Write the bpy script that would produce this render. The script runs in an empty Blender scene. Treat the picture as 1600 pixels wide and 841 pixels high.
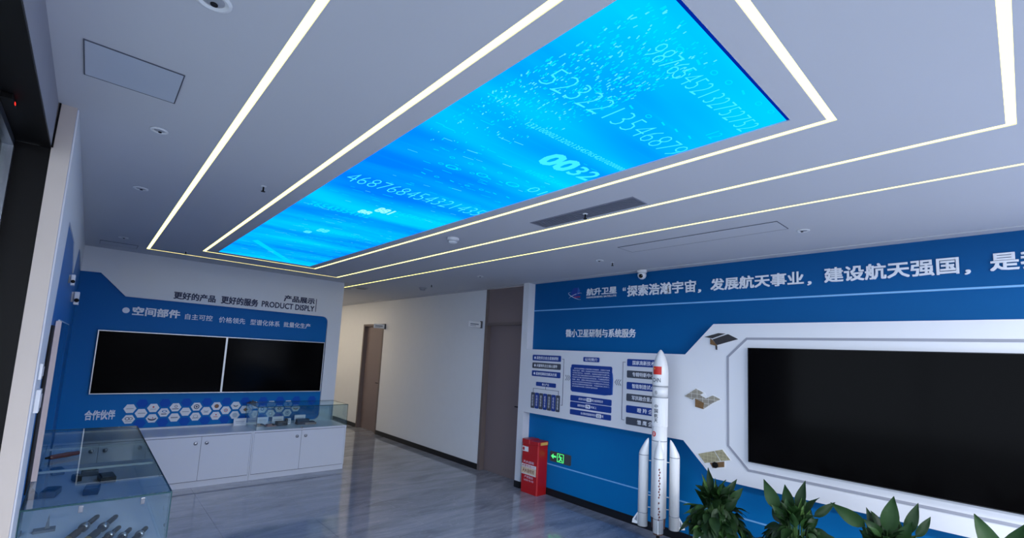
import bpy, bmesh, math, random
from mathutils import Vector, Matrix, Quaternion
C = bpy.context.scene.collection
SC = bpy.context.scene
random.seed(7)
PI = math.pi
# ------------------------------------------------------------------ camera
cam_d = bpy.data.cameras.new('camera'); cam = bpy.data.objects.new('camera', cam_d); C.objects.link(cam)
SC.camera = cam
fwd = Vector((0.66549279, 0.73831787, 0.1095722)); rgt = Vector((0.73806453, -0.67281118, 0.05085141)); upv = Vector((-0.11126591, -0.0470301, 0.99267722))
m = Matrix((rgt, upv, -fwd)).transposed().to_4x4(); m.translation = Vector((0, 0, 1.7043)); cam.matrix_world = m
cam_d.sensor_fit = 'HORIZONTAL'; cam_d.sensor_width = 36; cam_d.lens = 726.32 * 36 / 1600
cam_d.shift_y = (475.8 - 420.5) / 1600
cam_d.clip_start = 0.02
# ------------------------------------------------------------------ world, lights, exposure
SC.view_settings.view_transform = 'Standard'; SC.view_settings.look = 'None'
SC.view_settings.gamma = 1; SC.view_settings.use_curve_mapping = False
SC.view_settings.exposure = 0.17
world = bpy.data.worlds.new('daylight'); SC.world = world; world.use_nodes = True
bg = world.node_tree.nodes['Background']; bg.inputs[0].default_value = (0.56, 0.63, 0.76, 1); bg.inputs[1].default_value = 7.2

def area(name, loc, rot, sx, sy, power, col):
    l = bpy.data.lights.new(name, 'AREA'); l.shape = 'RECTANGLE'; l.size = sx; l.size_y = sy; l.energy = power; l.color = col
    o = bpy.data.objects.new(name, l); C.objects.link(o); o.location = loc; o.rotation_euler = rot; return o
# added fill lights for room brightness, unseen behind the camera (housings further down)
FILL_PANELS = [(x, y) for x in (1.3, 3.3) for y in (-2.3, -3.8, -5.3)]
for px_, py_ in FILL_PANELS: area('added_fill_panel', (px_, py_, 2.694), (0, 0, 0), .56, .56, 135, (0.90, 0.93, 1.0))

H = 2.704       # ceiling height
XF, XB = 4.355, 4.4725   # front face of the right display panel, blue wall behind it
YF, YB = 7.125, 7.155    # white face and blue face of the far display wall
XL = -0.147

# ------------------------------------------------------------------ materials
MATS = {}
def mat(name, col, rough=0.5, spec=0.5, metal=0.0, noise=0.0, nscale=8.0, bump=0.0, emit=None, estr=0.0, coat=0.0):
    if name in MATS: return MATS[name]
    M = bpy.data.materials.new(name); M.use_nodes = True; nt = M.node_tree; b = nt.nodes['Principled BSDF']
    b.inputs['Base Color'].default_value = (*col, 1); b.inputs['Roughness'].default_value = rough
    b.inputs['Specular IOR Level'].default_value = spec; b.inputs['Metallic'].default_value = metal
    if coat: b.inputs['Coat Weight'].default_value = coat
    if emit: b.inputs['Emission Color'].default_value = (*emit, 1); b.inputs['Emission Strength'].default_value = estr
    if noise or bump:
        tc = nt.nodes.new('ShaderNodeTexCoord'); n = nt.nodes.new('ShaderNodeTexNoise'); n.inputs['Scale'].default_value = nscale; n.inputs['Detail'].default_value = 5
        nt.links.new(tc.outputs['Object'], n.inputs['Vector'])
        if noise:
            r = nt.nodes.new('ShaderNodeMix'); r.data_type = 'RGBA'
            r.inputs[6].default_value = (*[c * (1 - noise) for c in col], 1); r.inputs[7].default_value = (*[min(1, c * (1 + noise)) for c in col], 1)
            nt.links.new(n.outputs['Fac'], r.inputs[0]); nt.links.new(r.outputs[2], b.inputs['Base Color'])
        if bump:
            bp = nt.nodes.new('ShaderNodeBump'); bp.inputs['Strength'].default_value = bump; bp.inputs['Distance'].default_value = 0.002
            nt.links.new(n.outputs['Fac'], bp.inputs['Height']); nt.links.new(bp.outputs['Normal'], b.inputs['Normal'])
    MATS[name] = M; return M

def glass(name, tint, ior=1.45, rough=0.0):
    M = bpy.data.materials.new(name); M.use_nodes = True; nt = M.node_tree; nt.nodes.clear()
    o = nt.nodes.new('ShaderNodeOutputMaterial'); mx = nt.nodes.new('ShaderNodeMixShader'); t = nt.nodes.new('ShaderNodeBsdfTransparent'); g = nt.nodes.new('ShaderNodeBsdfGlossy'); f = nt.nodes.new('ShaderNodeFresnel')
    geo = nt.nodes.new('ShaderNodeNewGeometry'); mr = nt.nodes.new('ShaderNodeMapRange'); mr.inputs[3].default_value = ior; mr.inputs[4].default_value = 1 / ior
    nt.links.new(geo.outputs['Backfacing'], mr.inputs[0]); nt.links.new(mr.outputs[0], f.inputs['IOR'])      # same reflectance from both faces of a thin pane
    t.inputs['Color'].default_value = (*tint, 1); g.inputs['Roughness'].default_value = rough; g.inputs['Color'].default_value = (.95, 1, 1, 1)
    nt.links.new(f.outputs[0], mx.inputs[0]); nt.links.new(t.outputs[0], mx.inputs[1]); nt.links.new(g.outputs[0], mx.inputs[2]); nt.links.new(mx.outputs[0], o.inputs[0])
    return M

white_wall = mat('white_wall', (.70, .71, .74), .55, .3, noise=.02, nscale=3, bump=.03)
ceil_m = mat('ceiling_paint', (.55, .56, .60), .8, .2, noise=.02, nscale=2)
white_panel = mat('white_lacquer_panel', (.70, .71, .75), .4, .4, noise=.01)
beige = mat('beige_paint', (.50, .43, .385), .7, .3, noise=.04, nscale=6)
corr = mat('corridor_paint', (.80, .81, .83), .6, .3, noise=.02)
grey_beam = mat('grey_beam_paint', (.30, .30, .34), .7, .3, noise=.05)
blackm = mat('black_metal', (.004, .0035, .0035), .5, .14)
black_skirt = mat('black_skirting', (.008, .009, .012), .4, .3)
tvblack = mat('tv_glass', (.002, .0018, .002), .12, .035)
bezel = mat('silver_bezel', (.6, .6, .6), .35, .5, metal=.5)
blackbezel = mat('black_bezel', (.01, .01, .012), .4, .3)
cabwhite = mat('cabinet_white', (.66, .68, .74), .3, .45, noise=.01)
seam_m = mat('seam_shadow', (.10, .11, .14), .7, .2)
steel = mat('brushed_steel', (.24, .25, .28), .3, .5, metal=.9, noise=.1, nscale=40)
door_m = mat('walnut_grey_veneer', (.21, .162, .162), .45, .3)
frame_m = mat('door_frame_veneer', (.16, .125, .118), .45, .3)
letter_w = mat('letter_white', (.80, .82, .88), .5, .3)
letter_n = mat('letter_navy', (.035, .04, .09), .5, .3)
navy = mat('pill_navy', (.010, .045, .26), .4, .4)
slate = mat('pill_slate', (.065, .075, .10), .4, .4)
lightblue = mat('light_blue_line', (.20, .48, .80), .4, .4)
greyline = mat('grey_groove', (.30, .31, .36), .5, .3)
red = mat('fire_red', (.45, .008, .012), .35, .5)
yellow = mat('label_yellow', (.70, .42, .10), .5, .3)
cream = mat('label_cream', (.75, .62, .45), .5, .3)
teal_edge = mat('glass_edge_teal', (.01, .06, .07), .15, .6)
glass_case = glass('showcase_glass', (.925, .975, .980), 1.45)
glass_door = glass('entrance_glass', (.80, .82, .82), 1.45)
glass_win = glass('window_glass', (.93, .96, .97), 1.5)
acryl = glass('clear_acrylic', (.90, .93, .96), 1.25)
plastic_w = mat('white_plastic', (.75, .76, .78), .35, .5)
plastic_g = mat('grey_plastic', (.35, .36, .40), .4, .4)
darkhole = mat('dark_recess', (.02, .02, .025), .8, .1)

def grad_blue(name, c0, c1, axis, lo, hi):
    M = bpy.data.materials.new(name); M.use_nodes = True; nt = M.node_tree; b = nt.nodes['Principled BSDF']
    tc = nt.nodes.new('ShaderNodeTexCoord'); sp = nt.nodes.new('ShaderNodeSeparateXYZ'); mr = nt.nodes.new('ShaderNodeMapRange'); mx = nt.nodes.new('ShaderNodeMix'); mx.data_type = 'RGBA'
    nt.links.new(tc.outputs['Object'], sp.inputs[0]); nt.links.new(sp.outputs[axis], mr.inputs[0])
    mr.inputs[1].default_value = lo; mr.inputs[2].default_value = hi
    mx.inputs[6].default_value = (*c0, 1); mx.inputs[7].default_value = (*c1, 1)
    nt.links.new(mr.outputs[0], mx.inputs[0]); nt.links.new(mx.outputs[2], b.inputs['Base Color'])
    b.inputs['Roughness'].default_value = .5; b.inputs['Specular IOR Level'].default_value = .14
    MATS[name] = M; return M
# the blue of both walls runs from a lighter bottom to a darker top
blue_r = grad_blue('graded_blue_right', (.001, .155, .42), (.001, .085, .27), 2, .4, 2.5)
blue_b = grad_blue('graded_blue_far', (.001, .165, .46), (.001, .110, .35), 2, .7, 2.3)
blue_hex = mat('printed_blue_hexagon', (.001, .085, .44), .5, .15)

def floor_mat():
    M = bpy.data.materials.new('polished_grey_marble'); M.use_nodes = True; nt = M.node_tree; b = nt.nodes['Principled BSDF']
    tc = nt.nodes.new('ShaderNodeTexCoord'); mp = nt.nodes.new('ShaderNodeMapping')
    mp.inputs['Rotation'].default_value = (0, 0, math.radians(38)); mp.inputs['Scale'].default_value = (.7, 3.0, 1)
    nt.links.new(tc.outputs['Object'], mp.inputs[0])
    n1 = nt.nodes.new('ShaderNodeTexNoise'); n1.inputs['Scale'].default_value = 1.6; n1.inputs['Detail'].default_value = 8; n1.inputs['Roughness'].default_value = .62; n1.inputs['Distortion'].default_value = .8
    n2 = nt.nodes.new('ShaderNodeTexNoise'); n2.inputs['Scale'].default_value = 3.2; n2.inputs['Detail'].default_value = 9; n2.inputs['Distortion'].default_value = 1.6
    for n in (n1, n2): nt.links.new(mp.outputs[0], n.inputs['Vector'])
    r1 = nt.nodes.new('ShaderNodeValToRGB'); r1.color_ramp.elements[0].position = .32; r1.color_ramp.elements[0].color = (.165, .185, .235, 1)
    r1.color_ramp.elements[1].position = .70; r1.color_ramp.elements[1].color = (.345, .370, .430, 1)
    r2 = nt.nodes.new('ShaderNodeValToRGB'); e = r2.color_ramp.elements; e[0].position = .485; e[0].color = (0, 0, 0, 1); e[1].position = .50; e[1].color = (1, 1, 1, 1); k = e.new(.515); k.color = (0, 0, 0, 1)
    nt.links.new(n1.outputs['Fac'], r1.inputs[0]); nt.links.new(n2.outputs['Fac'], r2.inputs[0])
    ml = nt.nodes.new('ShaderNodeMath'); ml.operation = 'MULTIPLY'; ml.inputs[1].default_value = .30; nt.links.new(r2.outputs[0], ml.inputs[0])
    mx = nt.nodes.new('ShaderNodeMix'); mx.data_type = 'RGBA'; mx.inputs[7].default_value = (.52, .55, .60, 1)
    nt.links.new(ml.outputs[0], mx.inputs[0]); nt.links.new(r1.outputs[0], mx.inputs[6]); nt.links.new(mx.outputs[2], b.inputs['Base Color'])
    b.inputs['Roughness'].default_value = .07; b.inputs['Specular IOR Level'].default_value = .75
    return M
marble = floor_mat()

def screen_mat():
    """what the ceiling LED wall shows: a blue data-stream picture"""
    M = bpy.data.materials.new('led_screen_picture'); M.use_nodes = True; nt = M.node_tree; nt.nodes.clear(); L = nt.links.new
    N = nt.nodes.new
    o = N('ShaderNodeOutputMaterial'); em = N('ShaderNodeEmission'); tc = N('ShaderNodeTexCoord')
    def noise(scale, mscale, rotz, detail=4, dist=0.0):
        mp = N('ShaderNodeMapping'); mp.inputs['Scale'].default_value = mscale; mp.inputs['Rotation'].default_value = (0, 0, rotz)
        n = N('ShaderNodeTexNoise'); n.inputs['Scale'].default_value = scale; n.inputs['Detail'].default_value = detail; n.inputs['Distortion'].default_value = dist
        L(tc.outputs['Object'], mp.inputs[0]); L(mp.outputs[0], n.inputs['Vector']); return n
    def ramp(src, pts):
        r = N('ShaderNodeValToRGB'); e = r.color_ramp.elements
        e[0].position, e[0].color = pts[0][0], (*pts[0][1], 1); e[1].position, e[1].color = pts[1][0], (*pts[1][1], 1)
        for p, c in pts[2:]: k = e.new(p); k.color = (*c, 1)
        L(src, r.inputs[0]); return r
    base = noise(1.0, (.45, 2.1, 1), -.12, 2)
    rb = ramp(base.outputs['Fac'], [(.34, (.0, .20, 1.0)), (.62, (.0, .58, 1.0)), (.48, (.0, .38, 1.0))])
    st = noise(3.0, (.35, 7.0, 1), -.10, 6)          # fine streaks across the screen
    rs = ramp(st.outputs['Fac'], [(.56, (0, 0, 0)), (.72, (.0, .26, .10))])
    sp = N('ShaderNodeSeparateXYZ'); L(tc.outputs['Object'], sp.inputs[0])
    # streaks grow stronger towards the far end
    mr = N('ShaderNodeMapRange'); mr.inputs[1].default_value = 1.4; mr.inputs[2].default_value = 4.6; mr.inputs[3].default_value = .12; mr.inputs[4].default_value = 1.0; L(sp.outputs[1], mr.inputs[0])
    m1 = N('ShaderNodeMix'); m1.data_type = 'RGBA'; m1.blend_type = 'ADD'; L(mr.outputs[0], m1.inputs[0]); L(rb.outputs[0], m1.inputs[6]); L(rs.outputs[0], m1.inputs[7])
    em.inputs['Strength'].default_value = 1.0
    vm = N('ShaderNodeVectorMath'); vm.operation = 'MULTIPLY'; vm.inputs[1].default_value = (1, 1, 1.4); L(m1.outputs[2], vm.inputs[0]); L(vm.outputs[0], em.inputs['Color']); L(em.outputs[0], o.inputs[0]); return M
screen_m = screen_mat()
def emis(name, col, s):
    M = bpy.data.materials.new(name); M.use_nodes = True; nt = M.node_tree; nt.nodes.clear()
    o = nt.nodes.new('ShaderNodeOutputMaterial'); e = nt.nodes.new('ShaderNodeEmission'); e.inputs[0].default_value = (*col, 1); e.inputs[1].default_value = s
    nt.links.new(e.outputs[0], o.inputs[0]); MATS[name] = M; return M
led_m = emis('led_warm_white', (1, .87, .275), 3.2)
cyan1 = emis('screen_cyan', (.0, .68, 2.0), 1.0); cyan0 = emis('screen_cyan_dim', (.0, .60, 2.0), 1.0); cyan2 = emis('screen_pale_cyan', (.05, .80, 2.0), 1.0); cyan3 = emis('screen_white_glyph', (.30, .90, 2.0), 1.0); cyan4 = emis('screen_speck', (.08, .78, 2.0), 1.0)
deep = emis('screen_deep_blue', (.0, .02, .30), 1.0)
green_e = emis('exit_sign_green', (.10, 1.0, .25), 1.1)
red_e = emis('sensor_red', (1, .03, .02), 1.5)
lamp_m = emis('corridor_lamp', (1, .84, .62), 170)

# ------------------------------------------------------------------ mesh helpers
def obj(name, bm, m, parent=None, smooth=False):
    me = bpy.data.meshes.new(name)
    if isinstance(bm, bmesh.types.BMesh):
        bmesh.ops.recalc_face_normals(bm, faces=bm.faces); bm.to_mesh(me); bm.free()
    else: me = bm
    ms = m if isinstance(m, (list, tuple)) else [m]
    for x in ms: me.materials.append(x)
    if smooth:
        for p in me.polygons: p.use_smooth = True
    o = bpy.data.objects.new(name, me); C.objects.link(o)
    if parent is not None: o.parent = parent
    return o
def B(): return bmesh.new()
def add_box(bm, x0, x1, y0, y1, z0, z1, mat_i=0):
    v = [bm.verts.new(p) for p in ((x0, y0, z0), (x1, y0, z0), (x1, y1, z0), (x0, y1, z0), (x0, y0, z1), (x1, y0, z1), (x1, y1, z1), (x0, y1, z1))]
    for f in ((0, 3, 2, 1), (4, 5, 6, 7), (0, 1, 5, 4), (1, 2, 6, 5), (2, 3, 7, 6), (3, 0, 4, 7)):
        bm.faces.new([v[i] for i in f]).material_index = mat_i
    return bm
def box(x0, x1, y0, y1, z0, z1, bevel=0):
    bm = add_box(B(), min(x0, x1), max(x0, x1), min(y0, y1), max(y0, y1), min(z0, z1), max(z0, z1))
    if bevel: bmesh.ops.bevel(bm, geom=list(bm.edges), offset=bevel, segments=2, affect='EDGES', profile=.6)
    return bm
def prism(pts, axis, a, b):
    """polygon pts extruded along axis between a and b; axis 'x': pts=(y,z); 'y': (x,z); 'z': (x,y)"""
    bm = B(); f = {'x': lambda p, t: (t, p[0], p[1]), 'y': lambda p, t: (p[0], t, p[1]), 'z': lambda p, t: (p[0], p[1], t)}[axis]
    va = [bm.verts.new(f(p, a)) for p in pts]; vb = [bm.verts.new(f(p, b)) for p in pts]; n = len(pts)
    fa = bm.faces.new(va); fb = bm.faces.new(vb[::-1]); fa.normal_update(); fb.normal_update()
    for i in range(n): bm.faces.new((va[i], vb[i], vb[(i + 1) % n], va[(i + 1) % n]))
    bmesh.ops.triangulate(bm, faces=[fa, fb]); return bm
def lathe(prof, seg=24, axis='z', loc=(0, 0, 0)):
    bm = B(); rings = []
    for r, h in prof:
        if r < 1e-6: r = 1e-5
        ring = []
        for i in range(seg):
            t = 2 * PI * i / seg; p = (r * math.cos(t), r * math.sin(t), h)
            if axis == 'x': p = (h, p[0], p[1])
            if axis == 'y': p = (p[0], h, p[1])
            ring.append(bm.verts.new(Vector(p) + Vector(loc)))
        rings.append(ring)
    for a, b in zip(rings, rings[1:]):
        for i in range(seg): bm.faces.new((a[i], a[(i + 1) % seg], b[(i + 1) % seg], b[i]))
    bm.faces.new(rings[0]); bm.faces.new(rings[-1]); return bm
def tube(bm, p0, p1, r0, r1=None, seg=8):
    r1 = r0 if r1 is None else r1; p0 = Vector(p0); p1 = Vector(p1); d = (p1 - p0).normalized(); q = d.to_track_quat('Z', 'Y')
    A = [bm.verts.new(p0 + q @ Vector((r0 * math.cos(2 * PI * i / seg), r0 * math.sin(2 * PI * i / seg), 0))) for i in range(seg)]
    D = [bm.verts.new(p1 + q @ Vector((r1 * math.cos(2 * PI * i / seg), r1 * math.sin(2 * PI * i / seg), 0))) for i in range(seg)]
    for i in range(seg): bm.faces.new((A[i], A[(i + 1) % seg], D[(i + 1) % seg], D[i]))
    bm.faces.new(A[::-1]); bm.faces.new(D); return bm
def rrect(x0, x1, y0, y1, r, n=4):
    x0, x1 = min(x0, x1), max(x0, x1); y0, y1 = min(y0, y1), max(y0, y1); P = []
    for cx, cy, a in ((x1 - r, y1 - r, 0), (x0 + r, y1 - r, 90), (x0 + r, y0 + r, 180), (x1 - r, y0 + r, 270)):
        for i in range(n + 1):
            t = math.radians(a + 90 * i / n); P.append((cx + r * math.cos(t), cy + r * math.sin(t)))
    return P
def thing(name, label, cat, loc=(0, 0, 0), rotz=0, group=None):
    o = bpy.data.objects.new(name, None); o.empty_display_size = .05; C.objects.link(o); o.location = loc; o.rotation_euler = (0, 0, rotz)
    return tag(o, label, cat, group)
def tag(o, label, cat, group=None):
    o['label'] = label; o['category'] = cat
    if group: o['group'] = group
    return o
def struct(name, bm, m, parent=None, label=None):
    o = obj(name, bm, m, parent)
    if parent is None: o['kind'] = 'structure'
    if label: o['label'] = label
    return o
def kid(o, name, bm, m, world=True, smooth=False, label=None):
    """child given in world coordinates (parent has translation/rotation)"""
    c = obj(name, bm, m, o, smooth)
    if world:
        c.data.transform((Matrix.Translation(o.location) @ o.rotation_euler.to_matrix().to_4x4()).inverted())
    if label: c['label'] = label
    return c

# ------------------------------------------------------------------ lettering
def text_mesh(s, extrude=0.0, bold=0.0, res=2, spacing=1.0):
    cu = bpy.data.curves.new('t', 'FONT'); cu.body = s; cu.size = 1; cu.resolution_u = res; cu.extrude = extrude; cu.offset = min(bold, 0); cu.space_character = spacing
    o = bpy.data.objects.new('t', cu); C.objects.link(o)
    dg = bpy.context.evaluated_depsgraph_get(); me = bpy.data.meshes.new_from_object(o.evaluated_get(dg))
    bpy.data.objects.remove(o); bpy.data.curves.remove(cu)
    if bold > 0:      # heavier strokes: the same glyphs laid over each other, slightly shifted
        bm = bmesh.new(); d = bold
        for k, (dx, dy) in enumerate(((-d, -d), (d, -d), (-d, d), (d, d), (0, 0))):
            n0 = len(bm.verts); bm.from_mesh(me); bm.verts.ensure_lookup_table()
            for v in bm.verts[n0:]:
                v.co.x += dx; v.co.y += dy
                if v.co.z > 0: v.co.z *= 1 + .1 * k
        bm.to_mesh(me); bm.free()
    return me
def lettering(s, plane, off, a0, a1, z0, z1, m, parent, bold=.0, thick=.003, name='lettering', xf=None, res=2, spacing=1.0, label=None, slant=0, extent=None):
    """text stretched into the rectangle a0..a1 (left to right) by z0..z1 (bottom to top) of a plane at off"""
    me = text_mesh(s, .01, bold, res, spacing)
    xs = [v.co.x for v in me.vertices]; ys = [v.co.y for v in me.vertices]
    x0, x1, y0, y1 = min(xs), max(xs), min(ys), max(ys)
    for v in me.vertices:
        u = (v.co.x - x0) / (x1 - x0); w = (v.co.y - y0) / (y1 - y0); t = thick * v.co.z / .01 if v.co.z > 0 else 0.0003
        a = a0 + (a1 - a0) * u; h = z0 + (z1 - z0) * w + slant * u
        if plane == 'R': v.co = (off - t, a, h)
        elif plane == 'B': v.co = (a, off - t, h)
        elif plane == 'C': v.co = (a, h, off - t)
        else: v.co = plane(u, w, t)
    c = obj(name, me, m, parent)
    if parent is not None and parent.type == 'EMPTY': c.data.transform((Matrix.Translation(parent.location) @ parent.rotation_euler.to_matrix().to_4x4()).inverted())
    if label: c['label'] = label
    return c

# ================================================================== STRUCTURE
# floor: slab and polished tiles
floor = struct('floor', box(-.6, 5.0, -6.7, 12.2, -.06, -.008), darkhole)
tile_mesh = None
TX, TY = .80, .80
for i in range(-1, 6):
    for j in range(-9, 15):
        x = .266 + i * TX; y = .16 + j * TY
        if x > 4.95: continue
        x1 = min(x + TX, 4.95)
        bm = box(x + .0008, x1 - .0008, y + .0008, y + TY - .0008, -.008, 0)
        t = obj('tile', bm, marble, floor)
outside = struct('pavement', box(-9, -.62, -9, 14, -.12, -.03), mat('outside_paving', (.22, .24, .23), .9, .2, noise=.3, nscale=2))

# ceiling with channels for the light lines, the screen and the slot grille
W = .0145
chan = []
XA_, XB_, XC_, XD_, XE_ = .3962, .8667, 2.0966, 2.5772, 3.1042
YO, YI, YI2, YO2 = 6.6885, 6.2195, .4764, -.0044
def rect_ring(xa, xb, ya, yb): return [(xa - W, xa + W, ya - W, yb + W), (xb - W, xb + W, ya - W, yb + W), (xa + W, xb - W, ya - W, ya + W), (xa + W, xb - W, yb - W, yb + W)]
ring_o = rect_ring(XA_, XD_, YO2, YO); ring_i = rect_ring(XB_, XC_, YI2, YI); line_e = [(XE_ - W * .85, XE_ + W * .85, -3.0, 9.0)]
SX0, SX1, SY0, SY1 = .984, 1.994, .594, 6.106
VX0, VX1, VY0, VY1 = 2.353, 2.520, 1.566, 2.46
holes = ring_o + ring_i + line_e + [(SX0, SX1, SY0, SY1), (VX0, VX1, VY0, VY1)]
xs = sorted(set([-.6, 5.0] + [v for h in holes for v in h[:2]])); ys = sorted(set([-6.7, 12.2] + [v for h in holes for v in h[2:]]))
bm = B()
def inside(x, y): return any(h[0] < x < h[1] and h[2] < y < h[3] for h in holes)
G = {}
def gv(x, y, z):
    k = (round(x, 5), round(y, 5), z)
    if k not in G: G[k] = bm.verts.new((x, y, z))
    return G[k]
cell = {}
for i in range(len(xs) - 1):
    for j in range(len(ys) - 1):
        cell[i, j] = not inside((xs[i] + xs[i + 1]) / 2, (ys[j] + ys[j + 1]) / 2)
T = .035
for (i, j), s in cell.items():
    if not s: continue
    x0, x1, y0, y1 = xs[i], xs[i + 1], ys[j], ys[j + 1]
    bm.faces.new((gv(x0, y0, H), gv(x0, y1, H), gv(x1, y1, H), gv(x1, y0, H)))
    bm.faces.new((gv(x0, y0, H + T), gv(x1, y0, H + T), gv(x1, y1, H + T), gv(x0, y1, H + T)))
    for di, dj, a, b in ((-1, 0, (x0, y0), (x0, y1)), (1, 0, (x1, y0), (x1, y1)), (0, -1, (x0, y0), (x1, y0)), (0, 1, (x0, y1), (x1, y1))):
        if not cell.get((i + di, j + dj), False): bm.faces.new((gv(*a, H), gv(*b, H), gv(*b, H + T), gv(*a, H + T)))
ceiling = struct('ceiling', bm, ceil_m)
struct('ceiling_cap', box(-.6, 5.0, -6.7, 12.2, H + .06, H + .1), darkhole, ceiling)
# shallow perimeter trim where ceiling and right walls meet
struct('trim_1', box(XF + .004, XB, -6.5, 4.499, H - .006, H - .0005), ceil_m)
struct('trim_2', box(XF + .004, 4.481, 4.62, 12, H - .006, H - .0005), ceil_m)

# right side: blue wall, white display panel, corridor wall with two doors
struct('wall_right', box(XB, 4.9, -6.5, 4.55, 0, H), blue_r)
D2 = (4.607, 5.557); D1 = (8.868, 9.815); XC = 4.481
bm = B()
for y0, y1, z0, z1 in ((D2[1], D1[0], 0, H), (D1[1], 12, 0, H), (D1[0], D1[1], 2.222, H)): add_box(bm, XC, XC + .25, y0, y1, z0, z1)
struct('wall_corridor', bm, corr)
struct('wall_corridor_end', box(2.0, 4.9, 12, 12.15, 0, H), corr)
struct('wall_corridor_left', box(2.873 - .16, 2.873, 7.33, 12, 0, H), corr)
for nme, y0, y1 in (('baseboard_corridor', D2[1], D1[0]), ('baseboard_corridor_far', D1[1], 12)):
    struct(nme, box(XC - .012, XC - .0005, y0, y1, 0, .082), black_skirt)
struct('baseboard_right', box(XB - .012, XB - .0005, -6.5, 4.499, 0, .082), black_skirt)
struct('baseboard_column', box(XF - .010, XF - .0005, 4.499, 4.607, 0, .082), black_skirt)
struct('baseboard_column_side', box(XF, XB - .013, 4.489, 4.4985, 0, .082), black_skirt)

def door(n, y0, y1, ztop, full, handle_y):
    d = struct('door_%d' % n, box(XC + .07, XC + .11, y0 + .055, y1 - .055, .005, ztop - .04), door_m)
    bm = B()
    add_box(bm, XC - .008, XC + .12, y0 + .0008, y0 + .055, 0, (H - .008 if full else ztop)); add_box(bm, XC - .008, XC + .12, y1 - .055, y1 - .0008, 0, (H - .008 if full else ztop))
    add_box(bm, XC - .008, XC + .12, y0 + .055, y1 - .055, ztop - .04, ztop)
    obj('door_frame', bm, frame_m, d)
    if full:
        obj('door_transom', box(XC + .004, XC + .05, y0 + .055, y1 - .055, ztop, H - .008), door_m, d)
    bm = B(); tube(bm, (XC + .075, handle_y, 1.0), (XC + .02, handle_y, 1.0), .009); tube(bm, (XC + .022, handle_y, 1.0), (XC + .022, handle_y + .11, 1.0), .008)
    h = obj('door_handle', bm, blackm, d); h['label'] = 'dark lever handle'
    obj('keyhole_plate', lathe([(.024, 0), (.024, .006), (.018, .008)], 16, 'x', (XC + .062, handle_y, 1.0)), steel, d)
    return d
door(1, D1[0], D1[1], 2.222, False, 8.98)
door(2, D2[0], D2[1], 2.182, True, 4.72)

# white panel in front of the blue wall (column, band and surround of the big display)
yT = .78
def mir(y): return 2 * yT - y
P = [(4.499, 1.801), (2.254, 1.803), (1.975, 2.098), (mir(1.975), 2.098), (mir(2.254), 1.803), (-6.4, 1.803), (-6.4, .978),
     (mir(2.264), .978), (mir(1.970), .685), (1.970, .685), (2.264, .978), (4.499, .978)]
panel_r = struct('wall_right_panel', prism(P, 'x', XF, XB), [white_panel])
struct('wall_right_column', box(XF, XB, 4.499, 4.607, 0, H - .0005), white_panel)
# light-blue lines on the blue wall
wr = struct('trim_3', box(XB - .004, XB - .0003, -6.5, 4.498, 2.321, 2.335), lightblue)
struct('trim_4', box(XB - .004, XB - .0003, -6.5, 4.498, .366, .379), lightblue)
# grey outline that frames the display
out = [(1.677, 1.972), (1.850, 1.799), (1.846, .997), (1.668, .811)]
outer = out + [(mir(y), z) for y, z in out[::-1]]
cy, cz = yT, 1.39
def shrink(p, d): 
    y, z = p; return (y - d * (1 if y > cy else -1) * 1.0, z - d * (1 if z > cz else -1) * 1.0)
bm = B(); n = len(outer); inner = []
for k in range(n):
    p0 = Vector(outer[k - 1]); p1 = Vector(outer[k]); p2 = Vector(outer[(k + 1) % n])
    a = (p1 - p0).normalized(); b = (p2 - p1).normalized(); na = Vector((a.y, -a.x)); nb = Vector((b.y, -b.x))
    if na.dot(Vector((cy, cz)) - p1) < 0: na = -na
    if nb.dot(Vector((cy, cz)) - p1) < 0: nb = -nb
    nn = (na + nb).normalized(); inner.append(p1 + nn * (.02 / max(.3, nn.dot(na))))
for lvl in (0, 1):
    pass
vo = [[bm.verts.new((x, p[0], p[1])) for p in outer] for x in (XF - .0004, XF - .004)]; vi = [[bm.verts.new((x, p[0], p[1])) for p in inner] for x in (XF - .0004, XF - .004)]
for k in range(n):
    j = (k + 1) % n
    bm.faces.new((vo[1][k], vo[1][j], vi[1][j], vi[1][k])); bm.faces.new((vo[0][k], vo[0][j], vo[1][j], vo[1][k])); bm.faces.new((vi[0][k], vi[0][j], vi[1][j], vi[1][k])); bm.faces.new((vo[0][k], vo[0][j], vi[0][j], vi[0][k]))
obj('outline_trim', bm, greyline, panel_r)

# far display wall: blue backing, white face with a stepped cut-out, pillar end
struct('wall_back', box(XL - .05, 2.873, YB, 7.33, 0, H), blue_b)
arc = lambda cx, cz_, r, a0, a1, n=6: [(cx + r * math.cos(math.radians(a0 + (a1 - a0) * i / n)), cz_ + r * math.sin(math.radians(a0 + (a1 - a0) * i / n))) for i in range(n + 1)]
struct('wall_back_header', prism([(XL, H - .0005), (XL, 2.411), (.029, 2.416), (.276, 2.168)] + arc(2.59, 2.068, .08, 90, 0) + [(2.873, 2.068), (2.873, H - .0005)], 'y', YF, YB - .0003), white_wall)
struct('wall_back_pier', box(2.67, 2.873, YF, YB - .0003, .70, 2.068), white_wall)
struct('wall_back_base', prism([(2.873, .70), (2.873, 0), (XL, 0), (XL, .62)] + arc(2.59, .70, .08, 0, -90)[::-1], 'y', YF, YB - .0003), white_wall)
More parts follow.
